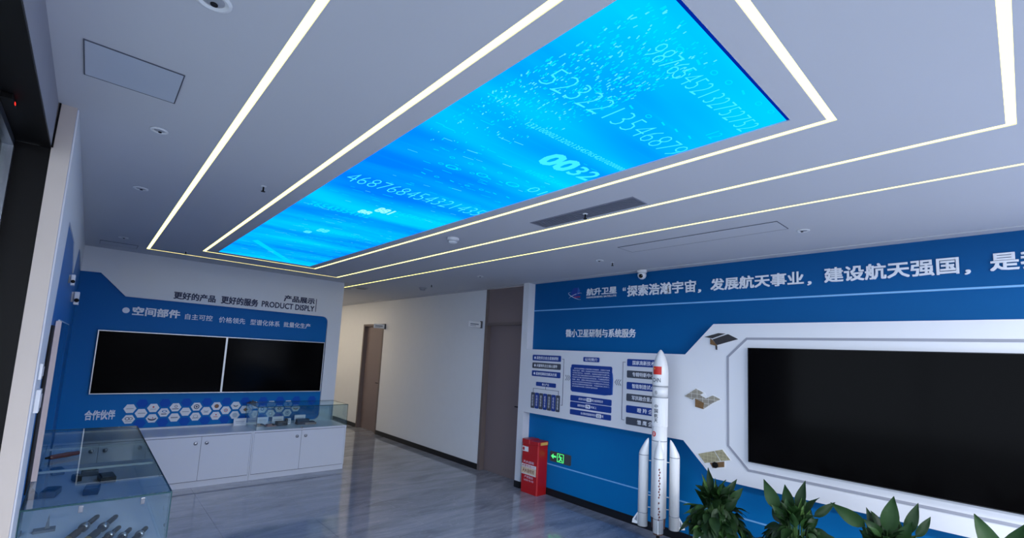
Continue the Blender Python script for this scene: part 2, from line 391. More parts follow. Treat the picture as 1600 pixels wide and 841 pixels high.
# left wall: blue with a white upper part, beige pillar, dark entrance recess
wl = struct('wall_left', box(XL - .10, XL, 2.813, 7.33, 0, H), mat('printed_blue_left', (.004, .14, .42), .45, .3))
P = [(2.815, H - .001), (2.815, 0), (3.12, 0), (3.12, 1.4), (3.36, 2.10), (3.42, 2.30), (4.4, 2.33), (5.0, 2.17), (5.5, 2.44), (5.9, 2.46), (6.9, 2.40), (7.12, 2.41), (7.12, H - .001)]
obj('white_wall_face', prism(P, 'x', XL, XL + .006), white_wall, wl)
struct('wall_left_pillar', box(-.209, XL - .0003, 2.800, 2.8125, 0, H), beige)
obj('corner_cable_trim', prism([(-.205, H - .002), (-.199, H - .002), (-.203, 2.50), (-.209, 2.50)], 'y', 2.790, 2.799), blackm, bpy.data.objects['wall_left_pillar'])
struct('wall_left_beam', box(-.32, -.209, -6.5, 2.80, 2.508, H), grey_beam)
struct('trim_5', box(-.60, -.2095, -6.5, 2.812, 2.494, 2.507), blackm)      # dark soffit of the entrance
struct('trim_6', box(-.318, -.2095, 2.800, 2.8125, 0, 2.493), blackm)          # dark jamb
struct('wall_left_return', box(-.6, -.3195, 2.800, 2.95, 0, H), blackm)
# glazed entrance
w1 = struct('window_1', box(-.334, -.330, -6.46, 2.79, .05, 2.46), glass_door)
bm = B()
for y in (2.765, 1.0, -.9, -2.8, -4.7, -6.47): add_box(bm, -.350, -.314, y, y + .028, .0, 2.49)
add_box(bm, -.350, -.314, -6.47, 2.793, 0, .05); add_box(bm, -.350, -.314, -6.47, 2.793, 2.46, 2.49)
obj('window_frame', bm, steel, w1)
# rear wall behind the camera
struct('wall_rear', box(-.6, 4.9, -6.65, -6.5, 0, H), mat('dark_stone_wall', (.10, .10, .11), .6, .3, noise=.3))
# added canopy outside the entrance, keeps the view through the glass dark
struct('added_dark_canopy', box(-2.2, -.62, -6.5, 6.0, 2.75, 2.95), mat('canopy_grey', (.16, .17, .16), .8, .2))

# ================================================================== CEILING THINGS
def light_line(name, label, segs, group=None):
    x0 = sum((s[0] + s[1]) / 2 for s in segs) / len(segs); y0 = sum((s[2] + s[3]) / 2 for s in segs) / len(segs)
    t = thing(name, label, 'ceiling light', (x0, y0, H))
    for s in segs: kid(t, 'diffuser', box(s[0] + .0004, s[1] - .0004, s[2] + .0004, s[3] - .0004, H + .003, H + .03), led_m)
    return t
light_line('linear_light', 'larger outer rectangle of warm white light lines recessed in the ceiling', ring_o)
light_line('linear_light', 'smaller inner rectangle of warm white light lines framing the blue ceiling screen', ring_i)
light_line('linear_light', 'single straight warm light line running nearest the lettered blue wall', line_e)

# the LED screen
scr = thing('ceiling_screen', 'long bright blue LED screen set in the ceiling showing streams of digits', 'screen', ((SX0 + SX1) / 2, (SY0 + SY1) / 2, H))
kid(scr, 'display', box(SX0 + .004, SX1 - .004, SY0 + .013, SY1 - .004, H + .004, H + .03), screen_m)
kid(scr, 'border', box(SX0 + .004, SX1 - .004, SY0 + .001, SY0 + .0125, H + .003, H + .03), deep, label='dark blue unlit border')
ZS = H + .004
def digits(s, x0, x1, y, h, m, bold=0, slant=0, sp=1.0):
    lettering(s, 'C', ZS, x0, x1, y, y - h, m, scr, bold, .0012, 'screen_digits', slant=slant, spacing=sp)
digits('98765452132752752', 1.235, 1.965, .80, .085, cyan2, -.026, -.02)
digits('12', 1.90, 1.95, .90, .06, cyan1, -.02)
digits('5232213546879', 1.11, 1.985, 1.16, .12, cyan2, -.028, -.03)
digits('132100002132021354576542010200000', 1.30, 1.985, 1.42, .035, cyan2, -.015, -.02)
digits('00', 1.60, 1.80, 1.66, .16, cyan2, .035, -.01)
digits('32', 1.815, 1.975, 1.64, .13, cyan2, .005, -.01)
digits('01002135468', 1.66, 1.985, 1.80, .045, cyan1, -.01, -.01)
digits('468768454321435', 1.03, 1.985, 2.72, .16, cyan2, -.024, -.05)
digits('5654687908', 1.57, 1.98, 3.12, .085, cyan1, -.015, -.02)
digits('76543354132', 1.05, 1.5, 3.42, .12, cyan0, .01, -.03)
digits('2135468790213546879', 1.40, 1.95, 4.12, .07, cyan1, -.02, -.02)
digits('0', 1.70, 1.80, 2.02, .06, cyan1, -.02); digits('01', 1.86, 1.97, 2.0, .09, cyan2, -.02); digits('0', 1.50, 1.58, 2.04, .05, cyan1, -.02); digits('0', 1.32, 1.40, 2.08, .05, cyan1, -.02)
digits('881', 1.44, 1.56, 3.17, .13, cyan3, .03); digits('88', 1.37, 1.46, 3.30, .10, cyan3, .03)
digits('88', 1.37, 1.46, 4.15, .13, cyan4, .03); digits('8', 1.31, 1.37, 4.30, .10, cyan4, .03)
# drifting specks, rings and dashes of the picture
bm = B(); bm2 = B(); bm3 = B()
def quad(b, x, y, dx, dy, rot=0.0, z=ZS - .0006):
    c, s = math.cos(rot), math.sin(rot)
    if not (SX0 + .035 + dx < x < SX1 - .01 - dx and SY0 + .03 + dy < y < SY1 - .01 - dy): return
    b.faces.new([b.verts.new((x + a * c - e * s, y + a * s + e * c, z)) for a, e in ((-dx, -dy), (dx, -dy), (dx, dy), (-dx, dy))])
def ringq(b, x, y, rx, ry, n=14, w=.25, z=ZS - .0006):
    o = [b.verts.new((x + rx * math.cos(2 * PI * i / n), y + ry * math.sin(2 * PI * i / n), z)) for i in range(n)]; q = [b.verts.new((x + rx * (1 - w) * math.cos(2 * PI * i / n), y + ry * (1 - w * 1.4) * math.sin(2 * PI * i / n), z)) for i in range(n)]
    for i in range(n): b.faces.new((o[i], o[(i + 1) % n], q[(i + 1) % n], q[i]))
rnd = random.Random(3)
for k in range(900):   # cloud of specks at the near end
    t = rnd.random(); x = SX0 + .06 + rnd.random() ** 1.1 * .40; yc = .95 + (x - SX0) * -.6 + rnd.gauss(0, .30) + .35 * t
    if yc < .63: continue
    quad(bm if rnd.random() < .72 else bm3, x, yc, .0013 + rnd.random() * .0018, .003 + rnd.random() * .007, rnd.gauss(-.15, .2))
for k in range(420):   # dashes across the screen, denser far away
    y = 1.3 + 4.7 * rnd.random() ** .8; x = SX0 + .04 + rnd.random() * .95
    quad(bm if rnd.random() < .8 else bm3, x, y, .008 + .03 * rnd.random(), .0012 + .0014 * rnd.random(), rnd.gauss(-.06, .03))
for k in range(46):
    y = 4.1 + 1.9 * rnd.random(); x = SX0 + .2 + rnd.random() * .7; quad(bm, x, y, .06 + .12 * rnd.random(), .0022, -.05)
for yy in (1.03, .70, 1.95, 2.25, 2.06): 
    for k in range(7): (ringq if rnd.random() < .6 else lambda b, x, y, a, c: quad(b, x, y, a, .004, .2))(bm, SX0 + .30 + k * .098 + rnd.random() * .02, yy - k * .012, .016, .012)
for k in range(7):
    a = SX0 + .05 + k * .02; bm2.faces.new([bm2.verts.new(p) for p in ((a, 5.05 + k * .02, ZS - .0003 - k * .00004), (a + .03, 5.02, ZS - .0003 - k * .00004), (SX1 - .25 + k * .02, 6.08, ZS - .0003 - k * .00004), (SX1 - .33 + k * .02, 6.08, ZS - .0003 - k * .00004))]) if k == 3 else None
for b, m_ in ((bm, cyan1), (bm3, cyan4), (bm2, cyan0)):
    o = kid(scr, 'screen_specks', b, m_); o['kind'] = 'stuff'

# slot grille between the lines
t = thing('slot_grille', 'long grey slotted air grille in the ceiling between two light lines', 'vent', ((VX0 + VX1) / 2, (VY0 + VY1) / 2, H))
kid(t, 'backing', box(VX0 + .001, VX1 - .001, VY0 + .001, VY1 - .001, H + .028, H + .034), darkhole)
grille_m = mat('grille_grey', (.22, .23, .28), .5, .4)
bm = B(); add_box(bm, VX0 + .0005, VX0 + .009, VY0 + .0005, VY1 - .0005, H - .003, H + .02); add_box(bm, VX1 - .009, VX1 - .0005, VY0 + .0005, VY1 - .0005, H - .003, H + .02)
add_box(bm, VX0 + .009, VX1 - .009, VY0 + .0005, VY0 + .009, H - .003, H + .02); add_box(bm, VX0 + .009, VX1 - .009, VY1 - .009, VY1 - .0005, H - .003, H + .02)
kid(t, 'grille_frame', bm, grille_m)
for k in range(8):
    x = VX0 + .014 + k * .0178
    kid(t, 'slat', prism([(x, H - .001), (x + .010, H - .001), (x + .013, H + .016), (x + .010, H + .016)], 'y', VY0 + .0095, VY1 - .0095), grille_m)

def hatch(name, label, x0, x1, y0, y1, m_=None):
    t = thing(name, label, 'ceiling panel', ((x0 + x1) / 2, (y0 + y1) / 2, H), group=None)
    kid(t, 'panel', box(x0 + .004, x1 - .004, y0 + .004, y1 - .004, H - .004, H - .0006), m_ or ceil_m)
    bm = B()
    for a in ((x0, x0 + .003, y0, y1), (x1 - .003, x1, y0, y1), (x0 + .003, x1 - .003, y0, y0 + .003), (x0 + .003, x1 - .003, y1 - .003, y1)): add_box(bm, *a, H - .0045, H - .0005)
    kid(t, 'shadow_joint', bm, seam_m); return t
hatch('access_hatch', 'square access hatch in the ceiling near the dark entrance', -.125, .163, 2.108, 2.398, mat('hatch_paint', (.50, .54, .62), .35, .5))
hatch('access_hatch', 'long flush ceiling panel between the last light line and the lettered wall', 3.365, 3.592, 1.093, 2.38)
hatch('access_hatch', 'flush ceiling panel far down the corridor beside the end of the last light line', 2.93, 3.25, 7.75, 8.35)
hatch('access_hatch', 'flush ceiling panel in the corner above the left end of the far display wall', -.02, .30, 6.55, 6.80)

def downlight(x, y, label, r=.042, group='recessed spotlights'):
    t = thing('recessed_spotlight', label, 'spotlight', (x, y, H), group=group)
    kid(t, 'rim', lathe([(r, -.001), (r, -.005), (r * .82, -.008), (r * .62, -.004), (r * .62, -.0015)], 24, 'z', (x, y, H)), plastic_w, smooth=False)
    kid(t, 'reflector', lathe([(r * .60, -.0025), (r * .5, -.005), (r * .25, -.006), (.002, -.0062)], 20, 'z', (x, y, H)), plastic_g)
    kid(t, 'bulb', lathe([(r * .2, -.0065), (r * .2, -.010), (.002, -.012)], 12, 'z', (x + r * .1, y + r * .2, H)), darkhole); return t
downlight(.162, 1.565, 'round ceiling spotlight cut by the top edge of the photo', .05)
downlight(.144, 2.774, 'small round ceiling spotlight with dark centre between hatch and left corner', .036)
downlight(.152, 3.981, 'faint round ceiling spotlight midway along the left side')
downlight(.155, 6.15, 'dark round ceiling spotlight nearest the far left corner')
downlight(3.725, 2.847, 'small ceiling spotlight beside the dark sprinkler head before the logo')
downlight(3.704, 1.032, 'small ceiling spotlight right of the long flush panel')
downlight(3.66, 4.70, 'small ceiling spotlight in front of the taller door')
def sprinkler(x, y, label):
    t = thing('sprinkler_head', label, 'sprinkler', (x, y, H), group='ceiling sprinklers')
    kid(t, 'escutcheon', lathe([(.018, -.001), (.017, -.004), (.008, -.006)], 16, 'z', (x, y, H)), plastic_w)
    bm = B(); tube(bm, (x, y, H - .004), (x, y, H - .034), .005); kid(t, 'nozzle', bm, blackm)
    kid(t, 'deflector', lathe([(.013, -.034), (.013, -.037), (.003, -.038)], 12, 'z', (x, y, H)), blackm)
sprinkler(.725, 3.241, 'small dark sprinkler between the two left light lines')
sprinkler(.72, 6.42, 'tiny dark sprinkler between the far ends of the rectangles')
sprinkler(2.44, 2.00, 'dark sprinkler hanging at the middle of the slotted grille')
sprinkler(3.871, 2.796, 'dark sprinkler by the ceiling in front of the wall logo')
sprinkler(3.72, 5.95, 'small sprinkler just beside the far smoke detector')
def smoke(x, y, label, r=.052, m_=None):
    t = thing('smoke_detector', label, 'smoke detector', (x, y, H), group='ceiling smoke detectors')
    kid(t, 'base', lathe([(r, -.001), (r, -.018), (r * .85, -.022)], 28, 'z', (x, y, H)), m_ or plastic_w)
    kid(t, 'sensing_chamber', lathe([(r * .72, -.022), (r * .72, -.040), (r * .5, -.048), (.002, -.05)], 24, 'z', (x, y, H)), m_ or plastic_w)
    kid(t, 'vent_ring', lathe([(r * .74, -.026), (r * .74, -.034)], 24, 'z', (x, y, H)), plastic_g)
smoke(2.27, 3.334, 'round white smoke detector beside the inner light rectangle')
smoke(3.84, 6.40, 'grey smoke detector on the ceiling in front of the corridor wall', .06, plastic_g)
t = thing('ceiling_speaker', 'flat grey round ceiling speaker in the corridor beyond the display wall', 'speaker', (3.29, 7.43, H))
kid(t, 'rim', lathe([(.11, -.001), (.11, -.012), (.095, -.015)], 28, 'z', (3.29, 7.43, H)), plastic_g)
kid(t, 'grille', lathe([(.092, -.014), (.06, -.018), (.002, -.019)], 28, 'z', (3.29, 7.43, H)), mat('speaker_grille', (.16, .17, .2), .6, .3))
# dome camera at the lettered wall
cx, cyy, cz_ = 4.37, 2.765, 2.645
t = thing('security_camera', 'white dome security camera at the ceiling edge above the headline', 'camera', (cx, cyy, H))
kid(t, 'mount', lathe([(.052, -.0065), (.052, -.03), (.045, -.034)], 24, 'z', (cx, cyy, H)), plastic_w)
kid(t, 'housing', lathe([(.040, -.034), (.046, -.05), (.046, -.07), (.036, -.09), (.018, -.102), (.002, -.105)], 24, 'z', (cx, cyy, H)), plastic_w, smooth=True)
dd = (Vector((0, 0, 1.70)) - Vector((cx, cyy, H - .065))).normalized(); bm = B(); q0 = Vector((cx, cyy, H - .066)) + dd * .034 + Vector((-.003, .010, 0)); tube(bm, q0, q0 + dd * .014, .024, .020, 16)
kid(t, 'lens', bm, blackm)
for k, (x, y) in enumerate(((3.15, 9.3), (3.2, 10.4), (3.2, 11.4))):
    t = thing('corridor_downlight', ('warm downlight in the corridor ceiling in front of the shorter door', 'warm downlight beyond the shorter door', 'warm downlight at the very end of the corridor')[k], 'ceiling light', (x, y, H), group='corridor downlights')
    kid(t, 'rim', lathe([(.075, -.001), (.075, -.006), (.066, -.008)], 24, 'z', (x, y, H)), plastic_w)
    kid(t, 'diffuser', lathe([(.064, -.0065), (.06, -.009), (.002, -.0092)], 24, 'z', (x, y, H)), lamp_m)

for k, (x, y) in enumerate(FILL_PANELS):  # housings of the added fill lights
    t = thing('added_fill_panel', 'added square fill light panel, unseen behind the camera, %s' % ('entrance side, nearest row', 'entrance side, middle row', 'entrance side, rearmost row', 'display side, nearest row', 'display side, middle row', 'display side, rearmost row')[k], 'ceiling light', (x, y, H), group='added fill light panels')
    bm = B()
    for a in ((x - .30, x - .285, y - .30, y + .30), (x + .285, x + .30, y - .30, y + .30), (x - .285, x + .285, y - .30, y - .285), (x - .285, x + .285, y + .285, y + .30)): add_box(bm, *a, H - .012, H - .0006)
    kid(t, 'frame', bm, plastic_w); kid(t, 'diffuser', box(x - .284, x + .284, y - .284, y + .284, H - .006, H - .0006), plastic_w)

# ================================================================== FAR DISPLAY WALL
def txt(s, x0, x1, z0, z1, m_=letter_w, bold=.02, off=YB, th=.004, par=None): return lettering(s, 'B', off, x0, x1, z0, z1, m_, par, bold, th)
def sign(name, label, loc): return thing(name, label, 'wall lettering', loc)
t = sign('wall_lettering', 'dark blue slogan about better products and service on the white header', (1.2, YF, 2.2))
txt('更好的产品', .733, 1.184, 2.195, 2.29, letter_n, .030, YF, .004, t); txt('更好的服务', 1.246, 1.69, 2.195, 2.298, letter_n, .030, YF, .004, t)
t = sign('wall_lettering', 'dark blue product display title in two languages with a vertical rule', (2.2, YF, 2.2))
txt('PRODUCT DISPLY', 1.735, 2.450, 2.205, 2.288, letter_n, .020, YF, .004, t); txt('产品展示', 2.016, 2.447, 2.313, 2.405, letter_n, .030, YF, .004, t)
kid(t, 'rule', box(2.468, 2.476, YF - .004, YF - .0002, 2.205, 2.40), letter_n)
t = sign('wall_lettering', 'white heading with a round dot above the left television', (.55, YB, 2.0))
txt('空间部件', .357, .828, 1.955, 2.06, letter_w, .034, YB, .006, t)
kid(t, 'dot', lathe([(.034, 0), (.034, -.006)], 24, 'y', (.298, YB - .0004, 2.006)), letter_w)
t = sign('wall_lettering', 'row of four small white phrases right of the heading', (1.6, YB, 1.98))
for s, a, b, c, d in (('自主可控', .881, 1.18, 1.952, 2.025), ('价格领先', 1.253, 1.563, 1.944, 2.022), ('型谱化体系', 1.626, 2.003, 1.943, 2.022), ('批量化生产', 2.055, 2.429, 1.948, 2.022)): txt(s, a, b, c, d, letter_w, .008, YB, .003, t)
t = sign('wall_lettering', 'small white lettering to the left of the hexagon plaques', (.2, YB, .8)); txt('合作伙伴', .069, .334, .737, .846, letter_w, .030, YB, .004, t)

def television(name, label, plane, a0, a1, z0, z1, off, depth, bz, group=None, bm_=bezel):
    if plane == 'B':
        f = lambda A, Bb, c, d, e, g: box(A, Bb, off - c, off - d, e, g); loc = ((a0 + a1) / 2, off, z0)
    else:
        f = lambda A, Bb, c, d, e, g: box(off - c, off - d, min(A, Bb), max(A, Bb), e, g); loc = (off, (a0 + a1) / 2, z0)
    a0, a1 = min(a0, a1), max(a0, a1)
    t = thing(name, label, 'television', loc, group=group)
    kid(t, 'back_case', f(a0 + .004, a1 - .004, depth - .012, .0008, z0 + .004, z1 - .004), blackbezel)
    bm = B()
    for A, Bb, e, g in ((a0, a0 + bz, z0, z1), (a1 - bz, a1, z0, z1), (a0 + bz, a1 - bz, z0, z0 + bz), (a0 + bz, a1 - bz, z1 - bz, z1)):
        if plane == 'B': add_box(bm, A, Bb, off - depth, off - depth + .012, e, g)
        else: add_box(bm, off - depth, off - depth + .012, A, Bb, e, g)
    kid(t, 'bezel', bm, bm_)
    kid(t, 'screen', f(a0 + bz, a1 - bz, depth - .003, depth - .0115, z0 + bz, z1 - bz), tvblack)
    return t
z0, z1 = 1.0286, 1.7583
television('television', 'left one of two dark wide televisions above the hexagon plaques', 'B', .0776, 1.3655, z0, z1, YB, .04, .010, 'televisions on the far wall')
television('television', 'right one of two dark wide televisions above the hexagon plaques', 'B', 1.3665, 2.654, z0, z1, YB, .04, .010, 'televisions on the far wall')
television('large_display', 'very large black wall display framed by the white stepped panel', 'R', 1.653, mir(1.653), .8996, 1.880, XF, .035, .006, None, blackbezel)

# hexagon plaques
marks = ['thin grey line', 'dark blue orbit', 'small red emblem', 'blue swoosh', 'dark round badge', 'grey line of letters', 'blue ring', 'grey arch', 'brown globe', 'red seal', 'dark wings', 'pale grey disc']
def hexpts(x, z, R): return [(x + R * math.cos(PI / 3 * i), z + R * .93 * math.sin(PI / 3 * i)) for i in range(6)]
ink = {'navy': letter_n, 'red': mat('mark_red', (.5, .03, .04), .5), 'grey': mat('mark_grey', (.25, .27, .32), .5), 'brown': mat('mark_brown', (.22, .10, .05), .5), 'pale': mat('mark_pale', (.42, .5, .58), .5), 'blue': mat('mark_blue', (.03, .16, .4), .5)}
# (row, index): (label words, [(shape, args, ink)])
def m_line(x, z, w, h): return box(x - w, x + w, YB - .010, YB - .008, z - h, z + h)
def m_ring(x, z, r, w=.35, sx=1.0):
    bm = B(); n = 16
    for d in (0,):
        o = [bm.verts.new((x + sx * r * math.cos(2 * PI * i / n), YB - .0092, z + r * math.sin(2 * PI * i / n))) for i in range(n)]; q = [bm.verts.new((x + sx * r * (1 - w) * math.cos(2 * PI * i / n), YB - .0092, z + r * (1 - w) * math.sin(2 * PI * i / n))) for i in range(n)]
        for i in range(n): bm.faces.new((o[i], o[(i + 1) % n], q[(i + 1) % n], q[i]))
    return bm
def m_disc(x, z, r): return lathe([(r, -.010), (r, -.008)], 14, 'y', (x, YB, z))
def m_cres(x, z, r):
    P = [(x + r * 1.4 * math.cos(math.radians(a)), z + r * math.sin(math.radians(a))) for a in range(190, 351, 20)] + [(x + r * 1.25 * math.cos(math.radians(a)), z + .3 * r + r * .75 * math.sin(math.radians(a))) for a in range(350, 189, -20)]
    return prism(P, 'y', YB - .010, YB - .008)
def m_dia(x, z, r): return prism([(x - r, z), (x, z - r), (x + r, z), (x, z + r)], 'y', YB - .010, YB - .008)
rows = {
 'top': [('a thin pinkish line', [(m_line, (0, 0, .034, .003), 'grey')]), ('a small red emblem over grey letters', [(m_dia, (0, .012, .012), 'red'), (m_line, (0, -.014, .03, .002), 'grey')]),
         ('a dark round badge over letters', [(m_ring, (.004, .012, .016), 'navy'), (m_line, (0, -.018, .032, .004), 'navy')]), ('a bold dark blue ring of loops', [(m_ring, (0, 0, .030, .3), 'navy'), (m_dia, (0, 0, .014), 'navy')]),
         ('a brown globe picture', [(m_disc, (0, 0, .026), 'brown')]), ('small dark wings', [(m_cres, (0, .006, .02), 'navy'), (m_line, (0, -.01, .02, .003), 'grey')]),
         ('a pale wide emblem', [(m_line, (0, 0, .03, .008), 'pale')]), ('a dark wing behind glass', [(m_cres, (0, 0, .026), 'grey')]), ('a dark emblem at the right end of the top row', [(m_dia, (0, 0, .014), 'navy')])],
 'middle': [('a row of dark letters after a dash', [(m_line, (.004, 0, .034, .004), 'grey')]), ('a blue oval above dark letters', [(m_ring, (.004, .014, .014, .4, 1.9), 'blue'), (m_line, (0, -.018, .026, .005), 'navy')]),
            ('a single pale line of letters', [(m_line, (0, 0, .036, .003), 'grey')]), ('a grey mountain mark', [(m_cres, (0, .01, .02), 'pale'), (m_line, (0, -.014, .024, .003), 'grey')]),
            ('a red and blue star burst', [(m_ring, (0, 0, .022, .3), 'red'), (m_dia, (0, 0, .010), 'blue')]), ('a brown square emblem', [(m_dia, (.01, 0, .026), 'brown')]),
            ('a blue round seal behind the glass', [(m_ring, (0, 0, .022, .4), 'blue')]), ('a dark oval behind the glass', [(m_ring, (0, 0, .016, .5, 1.7), 'navy')]), ('a brown swoosh at the right end of the middle row', [(m_cres, (0, 0, .024), 'brown')])],
 'bottom': [('a dark blue orbit loop', [(m_ring, (-.014, .008, .018, .3, 1.2), 'navy'), (m_ring, (.018, .008, .016, .3, 1.2), 'navy'), (m_line, (0, -.024, .03, .003), 'grey')]), ('a blue and red crescent', [(m_cres, (0, .004, .030), 'navy'), (m_dia, (.006, .006, .008), 'red')]),
            ('dark slanted letters', [(m_line, (0, 0, .036, .007), 'grey')]), ('a grey arch over letters', [(m_ring, (0, .004, .020, .2, 1.3), 'grey'), (m_line, (0, -.016, .034, .004), 'grey')]),
            ('a tiny red emblem over letters', [(m_disc, (.004, .014, .008), 'red'), (m_line, (0, -.012, .024, .003), 'red')]), ('a pale grey disc', [(m_disc, (0, 0, .030), 'pale')]),
            ('a pale blue disc by the case edge', [(m_ring, (0, 0, .028, .25), 'pale')]), ('a round seal behind the glass', [(m_ring, (0, 0, .024, .3), 'grey')]), ('a blue bird at the right end of the bottom row', [(m_ring, (0, 0, .026, .25), 'blue'), (m_dia, (0, .004, .012), 'blue')])]}
for row, x00, z in (('top', .461, .853), ('middle', .5705, .795), ('bottom', .461, .729)):
    for k in range(9):
        x = x00 + .2205 * k; lab, sh = rows[row][k]
        if row == 'bottom' and k == 8: lab = 'a blue bird at the right end of the bottom row'
        lab = lab.replace('small ', '') if len(lab) > 34 else lab
        h = thing('hexagon_plaque', 'white hexagonal plaque with %s' % lab if 'row' in lab else 'white hexagonal plaque in the %s row with %s' % (row, lab), 'plaque', (x, YB, z), group='hexagonal partner plaques')
        kid(h, 'plate', prism(hexpts(x, z, .0605), 'y', YB - .0078, YB - .0005), plastic_w)
        for fn, a, i_ in sh: kid(h, 'emblem', fn(x + a[0], z + a[1], *a[2:]), ink[i_])
# faint printed hexagons of a stronger blue behind the plaques
for k in range(11):
    x = .57 + k * .2205
    for zz in ((.905, .672) if k < 8 else (.905,)):
        obj('printed_hexagon', prism(hexpts(x, zz + .004, .060), 'y', YB - .0018, YB - .0003), blue_hex, bpy.data.objects['wall_back'])

# ================================================================== CABINETS
def cabinet(name, label, x0, x1, y0, y1, xm, group):
    t = thing(name, label, 'cabinet', ((x0 + x1) / 2, (y0 + y1) / 2, 0), group=group)
    kid(t, 'carcass', box(x0 + .0005, x1 - .0005, y0 + .018, y1, .07, .578), cabwhite)
    kid(t, 'plinth', box(x0 + .0005, x1 - .0005, y0 + .012, y1, 0, .068), cabwhite)
    kid(t, 'worktop', box(x0 + .0005, x1 - .0005, y0 - .002, y1, .580, .602), cabwhite)
    for i, (a, b) in enumerate(((x0 + .018, xm - .0018), (xm + .0018, x1 - .018))):
        d = kid(t, 'door', box(a, b, y0, y0 + .017, .074, .574, .001), cabwhite)
        kx = xm - .055 if i == 0 else xm + .055
        bm = lathe([(.019, 0), (.020, -.006), (.015, -.014), (.004, -.016)], 14, 'y', (kx, y0 - .0003, .50)); add_box(bm, kx - .016, kx + .016, y0 - .010, y0 - .0005, .503, .514)
        h = obj('lock_handle', bm, steel, d); h.data.transform(Matrix.Translation(-t.location))
        h['label'] = 'small steel lock handle'
    kid(t, 'seam_shade_strip', box(xm - .0017, xm + .0017, y0 + .003, y0 + .017, .074, .574), seam_m); kid(t, 'seam_shade_strip', box(x0 + .018, x1 - .018, y0 + .003, y0 + .017, .5743, .5795), seam_m); kid(t, 'seam_shade_strip', box(x0 + .018, x1 - .018, y0 + .003, y0 + .017, .0685, .0738), seam_m)  # dark strips set in the seams, standing in for the shade between doors
    for xe in (x0 + .0162, x1 - .0178): kid(t, 'seam_shade_strip', box(xe, xe + .0016, y0 + .003, y0 + .017, .074, .574), seam_m)
    kid(t, 'side_panel', box(x0 + .0005, x0 + .016, y0, y0 + .017, .07, .579), cabwhite); kid(t, 'side_panel', box(x1 - .016, x1 - .0005, y0, y0 + .017, .07, .579), cabwhite)
    return t
GC = 'white display cabinets along the far wall'
cabinet('display_cabinet', 'white two-door cabinet with a glass case on top, right end under the televisions', 1.662, 2.856, 6.55, 7.124, 2.248, GC)
cabinet('display_cabinet', 'white two-door cabinet with bare top beside the glass-topped one', .568, 1.660, 6.55, 7.124, 1.118, GC)
cabinet('display_cabinet', 'white corner cabinet mostly hidden behind the near glass showcase', -.140, .566, 6.55, 7.124, .21, GC)

def glass_box(t, x0, x1, y0, y1, z0, z1, th=.006):
    for a in ((x0, x1, y0, y0 + th, z0, z1 - th), (x0, x1, y1 - th, y1, z0, z1 - th), (x0, x0 + th, y0 + th, y1 - th, z0, z1 - th), (x1 - th, x1, y0 + th, y1 - th, z0, z1 - th)):
        kid(t, 'side_pane', box(*a), glass_case)
    kid(t, 'top_pane', box(x0, x1, y0, y1, z1 - th + .0005, z1), glass_case)
    bm = B(); e = .0045
    for x in (x0, x1):
        s = -1 if x == x0 else 1
        for y in (y0, y1):
            r = -1 if y == y0 else 1; add_box(bm, min(x, x + s * e), max(x, x + s * e), min(y, y + r * e), max(y, y + r * e), z0, z1)
    for y in (y0, y1):
        r = -1 if y == y0 else 1; add_box(bm, x0, x1, min(y, y + r * e), max(y, y + r * e), z1 - .007, z1 + .001)
    for x in (x0, x1):
        s = -1 if x == x0 else 1; add_box(bm, min(x, x + s * e), max(x, x + s * e), y0, y1, z1 - .007, z1 + .001)
    kid(t, 'glass_edge', bm, teal_edge, label='dark green glass edge')
t = thing('glass_case', 'low clear glass case on the right cabinet of the far wall', 'showcase', (2.26, 6.83, .603))
glass_box(t, 1.690, 2.852, 6.556, 7.110, .603, .895)
bm = lathe([(.014, 0), (.014, -.012), (.008, -.014)], 14, 'y', (2.24, 6.545, .612)); kid(t, 'lock', bm, steel)

def card(label, x, y, w, h, rz=0, z=.603):
    t = thing('label_card', label, 'card', (x, y, z), rz, group='white label cards')
    obj('card_face', prism([(-w / 2, 0), (w / 2, 0), (w / 2, h), (-w / 2, h)], 'y', -.004, 0), plastic_w, t); obj('card_foot', box(-w / 2, w / 2, 0, .03, 0, .003), plastic_w, t)
    obj('print_line', box(-w * .35, w * .35, -.0048, -.0042, h * .55, h * .62), ink['grey'], t); obj('print_line', box(-w * .3, w * .3, -.0048, -.0042, h * .35, h * .40), ink['grey'], t)
card('white label card on the bare cabinet top left of the glass case', 1.61, 7.04, .15, .095)
card('white label card inside the case behind the flat tan boards', 1.885, 7.05, .14, .095)
card('white label card behind the dark square module', 2.07, 7.02, .145, .10)
card('white label card behind the dark brown box', 2.37, 7.04, .15, .105)
t = thing('label_card', 'small narrow white card with two round symbols in the case', 'card', (2.19, 6.93, .603), 0, 'white label cards')
obj('card_face', box(-.024, .024, -.003, 0, 0, .08), plastic_w, t)
for zz in (.055, .028): obj('symbol', lathe([(.009, 0), (.009, -.001)], 12, 'y', (0, -.0034, zz)), ink['grey'], t)
def gadget(name, label, cat, x, y, z, parts, rz=0, group=None):
    t = thing(name, label, cat, (x, y, z), rz, group)
    for nm, b, m_ in parts: obj(nm, b, m_, t)
    return t
tan = mat('module_tan', (.30, .22, .17), .5, .3, noise=.3, nscale=60); pinkish = mat('module_pink_brown', (.32, .17, .15), .5, .3, noise=.3, nscale=60); dk = mat('module_dark', (.03, .035, .045), .4, .4); dbr = mat('module_dark_brown', (.07, .045, .04), .5, .3, noise=.2, nscale=40); gold = mat('brass', (.70, .45, .10), .35, .5, metal=.8)
gadget('circuit_board', 'flat tan circuit board at the left in the far glass case', 'device', 1.82, 6.93, .603, [('board', box(-.055, .055, -.05, .05, 0, .012), tan), ('chip', box(-.03, .01, -.02, .02, .0125, .028), tan), ('connector', box(.02, .045, -.045, .045, .0125, .022), dk)])
